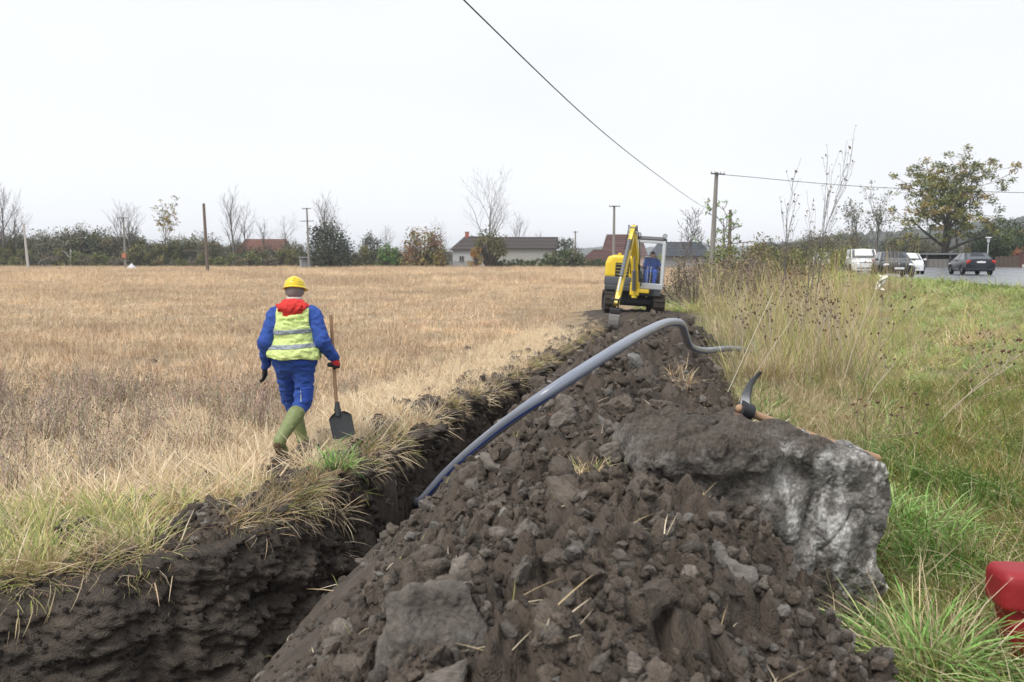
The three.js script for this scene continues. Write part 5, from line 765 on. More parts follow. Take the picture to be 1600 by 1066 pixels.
// ---------- people ----------
const skin = std(0.42, 0.24, 0.17, 0.6), blueCloth = new THREE.MeshStandardMaterial({ color: RGB(0.035, 0.095, 0.4), roughness: 0.9, map: grainTex, bumpMap: bumpTex, bumpScale: 0.002 }), blueLight = std(0.028, 0.085, 0.42, 0.85), redCloth = std(0.62, 0.035, 0.03, 0.85), vestMat = new THREE.MeshStandardMaterial({ color: RGB(0.76, 0.9, 0.33), roughness: 0.75, map: grainTex }), bandMat = std(0.26, 0.29, 0.33, 0.45), bootMat = std(0.2, 0.235, 0.09, 0.5), mudMat = new THREE.MeshStandardMaterial({ color: RGB(0.1, 0.065, 0.035), roughness: 0.95 }), gloveMat = std(0.02, 0.02, 0.024, 0.85), hairMat = std(0.22, 0.2, 0.19, 0.9), helmetMat = phys(0.82, 0.6, 0.02, 0.35, { clearcoat: 0.4 });
const wrinkle = (x, y, z, k = 1) => k * (0.008 * N3(x * 7, y * 15, z * 7) - 0.008 * Math.pow(1 - Math.abs(N3(x * 6 + 2, y * 13 + x * 5, z * 6)), 5) + 0.004 * N3(x * 20 + 7, y * 30, z * 20));
// fingers closed round a bar along dir at point c; side = direction from palm towards fingers
function fist(c, dir, out, cell = 0.004) {
  const D = V(...dir).normalize(), O = V(...out).normalize(), S = D.clone().cross(O).normalize(), at = (a, b, e) => [c[0] + D.x * a + O.x * b + S.x * e, c[1] + D.y * a + O.y * b + S.y * e, c[2] + D.z * a + O.z * b + S.z * e], bones = [];
  bones.push([at(-0.03, -0.032, 0.0), at(0.03, -0.032, 0.0), 0.02, 0.02], [at(-0.025, -0.034, -0.016), at(0.025, -0.034, -0.016), 0.018, 0.018], [at(0, -0.036, 0.012), at(0, -0.075, 0.03), 0.026, 0.024]);
  [[-0.034, 0.9], [-0.012, 1], [0.011, 1.02], [0.033, 0.95]].forEach(([a, k]) => { const R = 0.029 * k, p = [[-0.024, -0.02], [0.012, -0.03], [0.03, -0.006], [0.018, 0.024]].map(([b, e]) => at(a, b * (R / 0.029), e * (R / 0.029))); for (let i = 0; i < 3; i++) bones.push([p[i], p[i + 1], 0.0098, 0.009]); });
  bones.push([at(0.036, -0.03, 0.012), at(0.044, -0.004, 0.03), 0.012, 0.011], [at(0.044, -0.004, 0.03), at(0.028, 0.02, 0.034), 0.011, 0.009]);
  const f = (x, y, z) => { let v = 1; for (const [a, b, ra, rb] of bones) v = smin(v, capsule([x, y, z], a, b, ra, rb), 0.006); return v; };
  return nets(f, c.map((v) => v - 0.11), c.map((v) => v + 0.11), cell);
}
function relaxedHand(c, down, fwd, cell = 0.004) { // hanging hand: palm, four slightly curled fingers, thumb
  const D = V(...down).normalize(), F = V(...fwd).normalize(), S = D.clone().cross(F).normalize(), at = (a, b, e) => [c[0] + D.x * a + F.x * b + S.x * e, c[1] + D.y * a + F.y * b + S.y * e, c[2] + D.z * a + F.z * b + S.z * e], bones = [[at(-0.02, 0.02, 0), at(0.065, 0.026, 0), 0.021, 0.018], [at(-0.02, -0.01, 0), at(0.062, -0.02, 0), 0.021, 0.017], [at(-0.06, 0, 0), at(0, 0, 0), 0.027, 0.024]];
  [[0.032, 0.9], [0.011, 1], [-0.011, 0.95], [-0.031, 0.75]].forEach(([b, k]) => { const p = [[0.06, 0], [0.096, -0.008], [0.122, -0.024], [0.136, -0.044]].map(([a, e]) => at(0.06 + (a - 0.06) * k, b, e * k)); for (let i = 0; i < 3; i++) bones.push([p[i], p[i + 1], 0.0098, 0.0085]); });
  bones.push([at(-0.005, 0.03, -0.005), at(0.035, 0.052, -0.022), 0.013, 0.011], [at(0.035, 0.052, -0.022), at(0.065, 0.05, -0.034), 0.011, 0.009]);
  const f = (x, y, z) => { let v = 1; for (const [a, b, ra, rb] of bones) v = smin(v, capsule([x, y, z], a, b, ra, rb), 0.006); return v; };
  return nets(f, c.map((v) => v - 0.16), c.map((v) => v + 0.16), cell);
}
function headField(c, yaw, pitch) { // face towards -z before turning
  const cy = Math.cos(yaw), sy = Math.sin(yaw), cp = Math.cos(pitch), sp = Math.sin(pitch);
  return (x, y, z) => {
    let X = x - c[0], Y = y - c[1], Z = z - c[2]; [X, Z] = [X * cy - Z * sy, X * sy + Z * cy]; [Y, Z] = [Y * cp - Z * sp, Y * sp + Z * cp]; const p = [X, Y, Z];
    let v = ell(p, [0, 0.02, 0.008], [0.078, 0.105, 0.098]); v = smin(v, ell(p, [0, -0.055, -0.03], [0.055, 0.062, 0.062]), 0.03);
    v = smin(v, capsule(p, [0, 0.008, -0.092], [0, -0.03, -0.112], 0.009, 0.014), 0.012); // nose
    v = smin(v, capsule(p, [-0.03, 0.024, -0.085], [0.03, 0.024, -0.085], 0.012, 0.012), 0.015); // brow
    for (const s of [-1, 1]) { v = Math.max(v, -(Math.hypot(X - s * 0.03, Y - 0.004, Z + 0.101) - 0.014)); v = smin(v, Math.hypot(X - s * 0.03, Y - 0.004, Z + 0.083) - 0.013, 0.003); v = smin(v, ell(p, [s * 0.08, -0.005, 0.012], [0.012, 0.032, 0.02]), 0.006); }
    v = smin(v, capsule(p, [-0.02, -0.06, -0.084], [0.02, -0.06, -0.084], 0.008, 0.008), 0.006); v = Math.max(v, -(Math.max(Math.abs(X) - 0.02, Math.abs(Y + 0.06) - 0.0015, Math.abs(Z + 0.1) - 0.015)));
    return v;
  };
}
{ // the worker walking away with a shovel (x right, y up, -z is his way)
  const w = thing('person', 'person in blue overalls, yellow vest and yellow helmet walking off with a shovel', 'person', W3(-2.2, ground(-2.2, 8) - 0.04, 8), 0.05);
  const J = { hipR: [0.095, 0.93, 0], hipL: [-0.095, 0.93, 0], knR: [0.075, 0.5, 0.02], knL: [-0.11, 0.51, -0.2], anR: [-0.07, 0.22, 0.4], anL: [0.01, 0.13, -0.2], shR: [0.19, 1.395, -0.05], shL: [-0.19, 1.395, -0.05], elR: [0.285, 1.14, 0.05], elL: [-0.275, 1.13, 0.05], wrR: [0.385, 0.95, -0.05], wrL: [-0.3, 0.89, -0.07] };
  const torso = (p) => { let v = ell(p, [0, 1.0, 0.005], [0.185, 0.16, 0.135]); v = smin(v, ell(p, [0, 1.22, -0.02], [0.195, 0.25, 0.14]), 0.08); v = smin(v, capsule(p, [-0.15, 1.4, -0.05], [0.15, 1.4, -0.05], 0.075, 0.075), 0.06); return smin(v, capsule(p, [0, 1.43, -0.06], [0, 1.52, -0.1], 0.065, 0.06), 0.04); };
  const arms = (p, e = 0) => Math.min(...['R', 'L'].map((s) => smin(capsule(p, J['sh' + s], J['el' + s], 0.068 + e, 0.054 + e), capsule(p, J['el' + s], J['wr' + s], 0.054 + e, 0.04 + e), 0.03)));
  const legs = (p, e = 0) => smin(smin(capsule(p, J.hipR, J.knR, 0.105 + e, 0.07 + e), capsule(p, J.knR, J.anR, 0.07 + e, 0.05 + e), 0.03), smin(capsule(p, J.hipL, J.knL, 0.105 + e, 0.07 + e), capsule(p, J.knL, J.anL, 0.07 + e, 0.05 + e), 0.03), 0.03);
  const legsT = (p, e) => smin(smin(capsule(p, J.hipR, J.knR, 0.105 + e, 0.07 + e), capsule(p, J.knR, J.knR.map((v, i) => mix(v, J.anR[i], 0.38)), 0.07 + e, 0.056 + e), 0.03), smin(capsule(p, J.hipL, J.knL, 0.105 + e, 0.07 + e), capsule(p, J.knL, J.knL.map((v, i) => mix(v, J.anL[i], 0.38)), 0.07 + e, 0.056 + e), 0.03), 0.03);
  const headC = [-0.01, 1.625, -0.15], head = headField(headC, 0.05, -0.35);
  part('body', nets((x, y, z) => { const p = [x, y, z]; return smin(smin(smin(torso(p) + 0.03, arms(p, -0.025), 0.05), legs(p, -0.025), 0.05), smin(head(x, y, z), capsule(p, [0, 1.45, -0.07], headC, 0.055, 0.05), 0.02), 0.02); }, [-0.48, 0.05, -0.4], [0.52, 1.8, 0.56], 0.013), skin, w);
  // trousers: pelvis and legs down to the boots
  const tr = part('trousers', nets((x, y, z) => { const p = [x, y, z], v = smin(legsT(p, 0.008), ell(p, [0, 0.96, 0.01], [0.2, 0.17, 0.155]), 0.06) + wrinkle(x, y, z, y < 0.65 ? mix(0.3, 1.6, ss(0.42, 0.52, y)) : 1.1); return Math.max(v, y - 1.03); }, [-0.35, 0.25, -0.42], [0.35, 1.08, 0.6], 0.011), blueCloth, w);
  const pocket = (cx, cy, cz, sw, sh, name) => part(name, nets((x, y, z) => { const p = [x, y, z], v = smin(legs(p, 0.012), ell(p, [0, 0.96, 0.01], [0.2, 0.17, 0.155]), 0.06) - 0.01; return Math.max(v, -(v + 0.016), Math.abs(x - cx) - sw, Math.abs(y - cy) - sh, Math.abs(z - cz) - 0.12); }, [cx - sw - 0.03, cy - sh - 0.03, cz - 0.16], [cx + sw + 0.03, cy + sh + 0.03, cz + 0.16], 0.008), blueLight, tr);
  pocket(0.1, 0.93, 0.14, 0.07, 0.025, 'pocket_flap'); pocket(0.13, 0.66, 0.06, 0.06, 0.016, 'pocket_flap'); pocket(0.14, 0.59, 0.06, 0.05, 0.06, 'cargo_pocket');
  const pipe = part('reflective_piping', nets((x, y, z) => { const p = [x, y, z], v = smin(legs(p, 0.012), ell(p, [0, 0.96, 0.01], [0.2, 0.17, 0.155]), 0.06) - 0.008; return Math.max(v, -(v + 0.012), Math.abs(x - 0.075) - 0.006, Math.abs(y - 0.59) - 0.06, 0 - z); }, [0.05, 0.5, 0], [0.1, 0.68, 0.2], 0.006), std(0.5, 0.52, 0.56, 0.5), tr);
  // jacket with sleeves
  part('jacket', nets((x, y, z) => { const p = [x, y, z], v = smin(torso(p), arms(p, 0.016), 0.035) + wrinkle(x, y, z, 1.0); return Math.max(v, 0.93 - y, y - 1.5); }, [-0.46, 0.85, -0.3], [0.5, 1.53, 0.25], 0.011), blueCloth, w);
  for (const s of ['R', 'L']) part('cuff', nets((x, y, z) => capsule([x, y, z], J['wr' + s].map((v, i) => mix(v, J['el' + s][i], 0.12)), J['wr' + s], 0.05, 0.046), J['wr' + s].map((v) => v - 0.1), J['wr' + s].map((v) => v + 0.1), 0.009), blueCloth, w);
  // vest: shell over the torso, open at the arms
  const vestF = (p) => { const [x, y, z] = p; let v = Math.min(torso(p), smin(torso(p), ell(p, [0, 1.0, 0.01], [0.215, 0.14, 0.165]), 0.05)) - 0.02 - 0.02 * ss(1.15, 0.95, y) + wrinkle(x, y, z, 0.9); return v; };
  const vestCut = (p) => { const [x, y, z] = p, hem = 0.965 - 0.02 * x + 0.008 * Math.sin(x * 20), arm = mix(0.165, 0.26, ss(1.32, 1.12, y)); return Math.max(hem - y, y - 1.47, Math.abs(x) - arm, 1.40 + Math.abs(x) * 0.35 - 0.02 - y > 0 ? -1 : Math.hypot(x, (y - 1.5) * 1.1, 0) < 0.105 ? 0.02 : -1); };
  const vest = part('safety_vest', nets((x, y, z) => { const p = [x, y, z], v = vestF(p); return Math.max(v, -(v + 0.018), vestCut(p)); }, [-0.32, 0.9, -0.3], [0.34, 1.52, 0.28], 0.009), vestMat, w);
  for (const y0 of [1.235, 1.09]) part('reflective_band', nets((x, y, z) => { const p = [x, y, z], v = vestF(p) - 0.005; return Math.max(v, -(v + 0.012), Math.abs(y - y0 - 0.012 * Math.sin(x * 5)) - 0.024, vestCut(p)); }, [-0.32, y0 - 0.06, -0.3], [0.34, y0 + 0.06, 0.28], 0.0085), bandMat, vest);
  { // faint two-line print across the back: rows of short strokes, unreadable at this distance as in the photograph
    const r = rng(44), P = [], I = [], zOn = (x, y) => { let z = 0.3; for (let i = 0; i < 60; i++) { const v = vestF([x, y, z]); if (v < 0.001) break; z -= Math.max(0.0008, v * 0.5); } return z + 0.003; };
    for (const [y0, hh, xs] of [[1.352, 0.02, [[-0.125, -0.02], [0.005, 0.03], [0.05, 0.115]]], [1.312, 0.012, [[-0.075, -0.015], [0.01, 0.07]]]]) for (const [a, b] of xs) for (let x = a; x < b; x += hh * 0.75) for (const [u0, v0, u1, v1] of [[0, 0, 0.18, 1], [0.1, r() < 0.5 ? 0.82 : 0.42, 0.5, r() < 0.5 ? 1 : 0.58], [0.4, 0, 0.55, r() < 0.6 ? 1 : 0.5]]) { const at = P.length / 3; for (const [u, v] of [[u0, v0], [u1, v0], [u1, v1], [u0, v1]]) { const X = x + u * hh, Y = y0 + v * hh; P.push(X, Y, zOn(X, Y)); } I.push(at, at + 1, at + 2, at, at + 2, at + 3); }
    const g = new THREE.BufferGeometry(); g.setAttribute('position', new THREE.Float32BufferAttribute(P, 3)); g.setIndex(I); g.computeVertexNormals(); part('back_print', g, std(0.33, 0.5, 0.1, 0.8), vest);
  }
  // red hood, white collar, hair, helmet
  part('hood', nets((x, y, z) => { const p = [x, y, z]; let v = ell(p, [-0.01, 1.485, -0.02], [0.155, 0.045, 0.115]); v = smin(v, ell(p, [-0.01, 1.44, 0.075], [0.1, 0.065, 0.035]), 0.05); v = smin(v, ell(p, [-0.01, 1.52, -0.06], [0.1, 0.045, 0.085]), 0.04); return v + 0.006 * N3(x * 16, y * 16, z * 16) + 0.004 * N3(x * 34, y * 34, z * 34); }, [-0.22, 1.33, -0.2], [0.2, 1.62, 0.16], 0.008), redCloth, w);
  part('collar', nets((x, y, z) => { const v = Math.hypot(x + 0.01, z + 0.1) - 0.078; return Math.max(v, -(v + 0.012), Math.abs(y - 1.555) - 0.022); }, [-0.12, 1.5, -0.22], [0.1, 1.6, 0.02], 0.007), std(0.6, 0.55, 0.52, 0.8), w);
  part('hair', nets((x, y, z) => Math.max(head(x, y, z) - 0.006 + 0.003 * N3(x * 60, y * 60, z * 60), 1.575 - y, -(z + 0.13) - (y - 1.62) * 0.3), [-0.12, 1.55, -0.2], [0.1, 1.75, 0.0], 0.006), hairMat, w);
  const hel = (p) => { const [x, y, z] = p; return ell([x, y - 0.25 * (z + 0.15), z], [-0.01, 1.655, -0.155], [0.112, 0.125, 0.132]); };
  const helm = part('helmet', nets((x, y, z) => { const t = y - 0.22 * (z + 0.15), v = hel([x, y, z]) - 0.004 * Math.max(0, Math.cos((x + 0.01) * 60)) * (t > 1.72 ? 1 : 0); const brim = Math.max(ell([x, t, z], [-0.01, 1.652, -0.17], [0.128, 0.03, 0.165]), Math.abs(t - 1.655) - 0.007); return Math.min(Math.max(v, -(v + 0.008), 1.65 - t), Math.max(brim, -(hel([x, y, z]) + 0.008))); }, [-0.18, 1.58, -0.36], [0.16, 1.82, 0.03], 0.0065), helmetMat, w);
  part('helmet_mark', new THREE.CircleGeometry(0.012, 12).rotateX(-0.25).translate(-0.01, 1.735, -0.036), std(0.3, 0.22, 0.03, 0.6), helm);
  // boots
  const bootR = part('boot', nets((x, y, z) => { const p = [x, y, z]; let v = smin(capsule(p, [0.03, 0.415, 0.135], J.anR, 0.084, 0.056), capsule(p, [-0.075, 0.2, 0.41], [-0.06, 0.06, 0.3], 0.05, 0.042), 0.03); v = smin(v, capsule(p, [-0.078, 0.2, 0.42], [-0.08, 0.17, 0.44], 0.042, 0.04), 0.02); return v + 0.003 * N3(x * 20, y * 20, z * 20); }, [-0.2, -0.03, 0.05], [0.14, 0.5, 0.56], 0.009), bootMat, w);
  part('sole', nets((x, y, z) => { const p = [x, y, z]; const a = [-0.086, 0.165, 0.475], b = [-0.062, 0.0, 0.31]; const v = smin(capsule(p, a, [-0.075, 0.1, 0.4], 0.035, 0.036), capsule(p, [-0.075, 0.1, 0.4], b, 0.04, 0.044), 0.02) + 0.008 * N3(x * 40, y * 40, z * 40); return v; }, [-0.2, -0.08, 0.22], [0.05, 0.26, 0.56], 0.008), mudMat, bootR, 'mud-caked sole of the lifted boot');
  const bootL = part('boot', nets((x, y, z) => { const p = [x, y, z]; let v = smin(capsule(p, [-0.06, 0.37, -0.2], [0.01, 0.1, -0.2], 0.078, 0.056), capsule(p, [0.01, 0.065, -0.18], [0.01, 0.045, -0.36], 0.048, 0.042), 0.03); return Math.max(v, -y + 0.012); }, [-0.16, -0.02, -0.45], [0.12, 0.48, -0.06], 0.009), bootMat, w);
  part('sole', box(0.1, 0.03, 0.3, 0.01, 0.012, -0.26, 0.014), mudMat, bootL);
  // gloves
  const grip = [0.4, 0.885, -0.075];
  const gR = part('glove', fist(grip, [-0.02, 1, 0.06], [0.4, 0, -0.9]), gloveMat, w); part('glove_cuff', nets((x, y, z) => { const v = capsule([x, y, z], J.wrR, [0.395, 0.9, -0.06], 0.04, 0.045) + 0.004 * N3(x * 40, y * 40, z * 40); return Math.max(v, x < 0.36 ? 1 : -1); }, [0.3, 0.83, -0.16], [0.47, 1.01, 0.03], 0.006), std(0.62, 0.03, 0.035, 0.8), gR);
  part('glove', relaxedHand([-0.325, 0.835, -0.085], [-0.05, -1, -0.05], [0.15, 0, -1]), gloveMat, w);
  part('glove_cuff', nets((x, y, z) => capsule([x, y, z], J.wrL, [-0.322, 0.86, -0.083], 0.04, 0.038), [-0.4, 0.78, -0.16], [-0.24, 0.96, 0], 0.006), std(0.02, 0.06, 0.3, 0.8), w);
  // the shovel in his hand: a thing of its own
  const base = w.position, sh = thing('shovel', 'round-cornered black-bladed shovel with wooden handle in the walking person\'s hand', 'shovel', W3(-2.2 + 0.4, base.y, 8 + 0.075), 0);
  part('handle', (() => { const g = cyl(V(-0.055, 1.385, -0.06), V(0.0, 0.44, 0.02), 0.0165, 0.019, 14); return g; })(), new THREE.MeshStandardMaterial({ color: RGB(0.42, 0.25, 0.14), roughness: 0.75, map: grainTex }), sh);
  part('socket', [cyl(V(0.004, 0.5, 0.014), V(0.015, 0.36, 0.03), 0.023, 0.036, 14), box(0.075, 0.02, 0.02, 0.012, 0.42, 0.03, 0.006)], std(0.06, 0.065, 0.07, 0.6, { metalness: 0.4 }), sh);
  { const s = [], nU = 22, nV = 22, P = [], I = []; for (let j = 0; j <= nV; j++) for (let i = 0; i <= nU; i++) { const v = j / nV, u = i / nU * 2 - 1, hw = 0.116 * (v < 0.2 ? Math.sqrt(mix(0.16, 1, v / 0.2)) : mix(1, 0.98, (v - 0.2) / 0.8)), x = u * hw, y = -v * 0.255 - (v > 0.8 ? (1 - u * u) * 0.02 * (v - 0.8) / 0.2 : 0), z = 0.025 * u * u * (1 - 0.3 * v) + 0.02 * v * v; P.push(x, y, z); if (i < nU && j < nV) { const a = j * (nU + 1) + i; I.push(a, a + nU + 1, a + nU + 2, a, a + nU + 2, a + 1); } } const m = P.length / 3, back = []; for (let i = 0; i < m; i++) back.push(P[i * 3], P[i * 3 + 1], P[i * 3 + 2] - 0.004); const I2 = I.slice(); for (let i = 0; i < I.length; i += 3) I2.push(I[i] + m, I[i + 2] + m, I[i + 1] + m); const g = new THREE.BufferGeometry(); g.setAttribute('position', new THREE.Float32BufferAttribute([...P, ...back], 3)); g.setIndex(I2); g.computeVertexNormals(); g.rotateZ(0.2); g.rotateX(-0.12); g.rotateY(0.12); g.translate(0.03, 0.4, 0.035); part('blade', g, new THREE.MeshStandardMaterial({ color: RGB(0.06, 0.063, 0.066), roughness: 0.6, metalness: 0.25, map: grainTex }), sh); }
}
{ // the operator in the cab, facing the photographer
  const o = thing('person', 'person in a blue jacket seated at the levers inside the excavator cab', 'person', W3(4.2, 0.2, 28)); o.rotation.set(0, -0.2, -0.07); o.scale.setScalar(0.93);
  // local: z forward, seat top about 1.46 m above the ground at x 0.6
  const cx = 0.62, sy = 1.44, P = (x, y, z) => [cx + x, sy + y, z + 0.02];
  const J = { hipR: P(-0.1, 0.08, 0), hipL: P(0.1, 0.08, 0), knR: P(-0.15, 0.1, 0.44), knL: P(0.15, 0.1, 0.44), ftR: P(-0.14, -0.36, 0.52), ftL: P(0.14, -0.36, 0.52), shR: P(-0.2, 0.5, -0.08), shL: P(0.2, 0.5, -0.08), elR: P(-0.3, 0.26, 0.0), elL: P(0.3, 0.26, 0.0), wrR: P(-0.33, 0.26, 0.24), wrL: P(0.33, 0.26, 0.24) };
  const torso = (p) => { let v = ell(p, P(0, 0.12, 0), [0.19, 0.15, 0.15]); v = smin(v, ell(p, P(0, 0.33, -0.05), [0.2, 0.24, 0.14]), 0.08); return smin(v, capsule(p, J.shR, J.shL, 0.075, 0.075), 0.05); };
  const arms = (p, e) => Math.min(...['R', 'L'].map((s) => smin(capsule(p, J['sh' + s], J['el' + s], 0.066 + e, 0.054 + e), capsule(p, J['el' + s], J['wr' + s], 0.054 + e, 0.04 + e), 0.03)));
  const legs = (p, e) => Math.min(...['R', 'L'].map((s) => smin(capsule(p, J['hip' + s], J['kn' + s], 0.095 + e, 0.075 + e), capsule(p, J['kn' + s], J['ft' + s], 0.072 + e, 0.05 + e), 0.03)));
  const hc = P(0, 0.72, -0.02), head0 = headField([0, 0, 0], 0, 0), head = (x, y, z) => head0(-(x - hc[0]), y - hc[1], -(z - hc[2]) * 0.97);
  const lo = [cx - 0.45, sy - 0.5, -0.3], hi = [cx + 0.45, sy + 0.95, 0.75];
  part('body', nets((x, y, z) => { const p = [x, y, z]; return smin(smin(torso(p) + 0.03, Math.min(arms(p, -0.02), legs(p, -0.02)), 0.04), smin(head(x, y, z), capsule(p, P(0, 0.52, -0.06), hc, 0.055, 0.05), 0.02), 0.02); }, lo, hi, 0.017), skin, o);
  part('jacket', nets((x, y, z) => { const p = [x, y, z]; return Math.max(smin(torso(p), arms(p, 0.014), 0.035) + wrinkle(x, y, z, 1.5), sy + 0.04 - y, y - (sy + 0.58)); }, lo, hi, 0.016), blueCloth, o);
  part('trousers', nets((x, y, z) => { const p = [x, y, z]; return Math.max(legs(p, 0.012) + wrinkle(x, y, z, 1.5), sy - 0.33 - y); }, lo, hi, 0.016), blueLight, o);
  part('collar', nets((x, y, z) => { const v = ell([x, y, z], P(0, 0.57, -0.05), [0.11, 0.05, 0.09]); return v; }, [cx - 0.2, sy + 0.45, -0.2], [cx + 0.2, sy + 0.7, 0.15], 0.014), blueCloth, o);
  part('hair', nets((x, y, z) => Math.max(head(x, y, z) - 0.01, hc[1] + 0.035 - y - (hc[2] - z > 0 ? 0.12 : 0)), [hc[0] - 0.13, hc[1] - 0.12, hc[2] - 0.16], [hc[0] + 0.13, hc[1] + 0.16, hc[2] + 0.16], 0.011), std(0.03, 0.025, 0.022, 0.9), o);
  for (const s of ['R', 'L']) { part('hand', fist([J['wr' + s][0], J['wr' + s][1] + 0.01, J['wr' + s][2] + 0.07], [0, 1, 0.1], [s === 'R' ? 0.3 : -0.3, 0, 1], 0.007), skin, o); part('boot', nets((x, y, z) => capsule([x, y, z], J['ft' + s], [J['ft' + s][0], J['ft' + s][1] - 0.03, J['ft' + s][2] + 0.16], 0.055, 0.045), J['ft' + s].map((v) => v - 0.12), J['ft' + s].map((v) => v + 0.26), 0.014), std(0.05, 0.05, 0.045, 0.8), o); }
  const v = thing('hanging_vest', 'yellow-green safety vest hanging inside the excavator cab', 'safety vest', W3(4.2, 0.2, 28)); v.rotation.set(0, -0.2, -0.07); v.scale.setScalar(0.94);
  const vp = part('cloth', nets((x, y, z) => Math.max(ell([x, y, z], [cx + 0.3, sy + 0.5, -0.5], [0.13, 0.34, 0.04]) + 0.008 * N3(x * 20, y * 8, z * 20), y - sy - 0.75), [cx + 0.12, sy + 0.1, -0.6], [cx + 0.5, sy + 0.9, -0.4], 0.016), vestMat, v); part('reflective_band', box(0.2, 0.05, 0.09, cx + 0.3, sy + 0.4, -0.5, 0.02), bandMat, vp);
}
// ---------- the pipe arching over the heap ----------
{
  const pts = [[-1.35, -0.84, 10.3], [-1.12, -0.72, 9.0], [-0.94, -0.48, 8.0], [-0.62, -0.04, 7.5], [-0.23, 0.43, 6.9], [0.26, 0.9, 6.4], [0.85, 1.17, 7.0], [1.39, 1.26, 8.2], [1.84, 1.27, 9.3], [2.12, 1.2, 9.95], [2.34, 1.0, 10.7], [2.62, 0.74, 11.6], [3.1, 0.55, 12.7], [3.74, 0.47, 13.7], [4.25, 0.36, 14.5], [4.8, 0.18, 15.6], [5.3, 0.08, 17.2], [5.8, 0.06, 19]].map((p) => W3(...p));
  const c = new THREE.CatmullRomCurve3(pts, false, 'centripetal'), p = thing('plastic_pipe', 'grey-blue plastic water pipe arching out of the trench over the soil heap', 'pipe', V(0, 0, 0));
  part('tube', new THREE.TubeGeometry(c, 220, 0.05, 24), phys(0.25, 0.275, 0.34, 0.42, { clearcoat: 0.5, clearcoatRoughness: 0.25, map: grainTex }), p);
  const n = 220; // blue marking stripes: bands on the wall of the pipe
  for (const [a0, wide] of [[3.9, 0.34], [0.85, 0.2], [5.6, 0.3]]) { const P = [], I = []; for (let i = 0; i <= n; i++) { const u = i / n, o = c.getPointAt(u), t = c.getTangentAt(u), s = V(0, 1, 0).cross(t).normalize(), q = t.clone().cross(s); for (let k = 0; k <= 4; k++) { const a = a0 + (k / 4 - 0.5) * wide, r = 0.0512; P.push(o.x + (s.x * Math.cos(a) + q.x * Math.sin(a)) * r, o.y + (s.y * Math.cos(a) + q.y * Math.sin(a)) * r, o.z + (s.z * Math.cos(a) + q.z * Math.sin(a)) * r); if (i < n && k < 4) { const b = i * 5 + k; I.push(b, b + 5, b + 6, b, b + 6, b + 1); } } } const g = new THREE.BufferGeometry(); g.setAttribute('position', new THREE.Float32BufferAttribute(P, 3)); g.setIndex(I); g.computeVertexNormals(); part('blue_stripe', g, std(0.03, 0.07, 0.36, 0.45), p); }
}
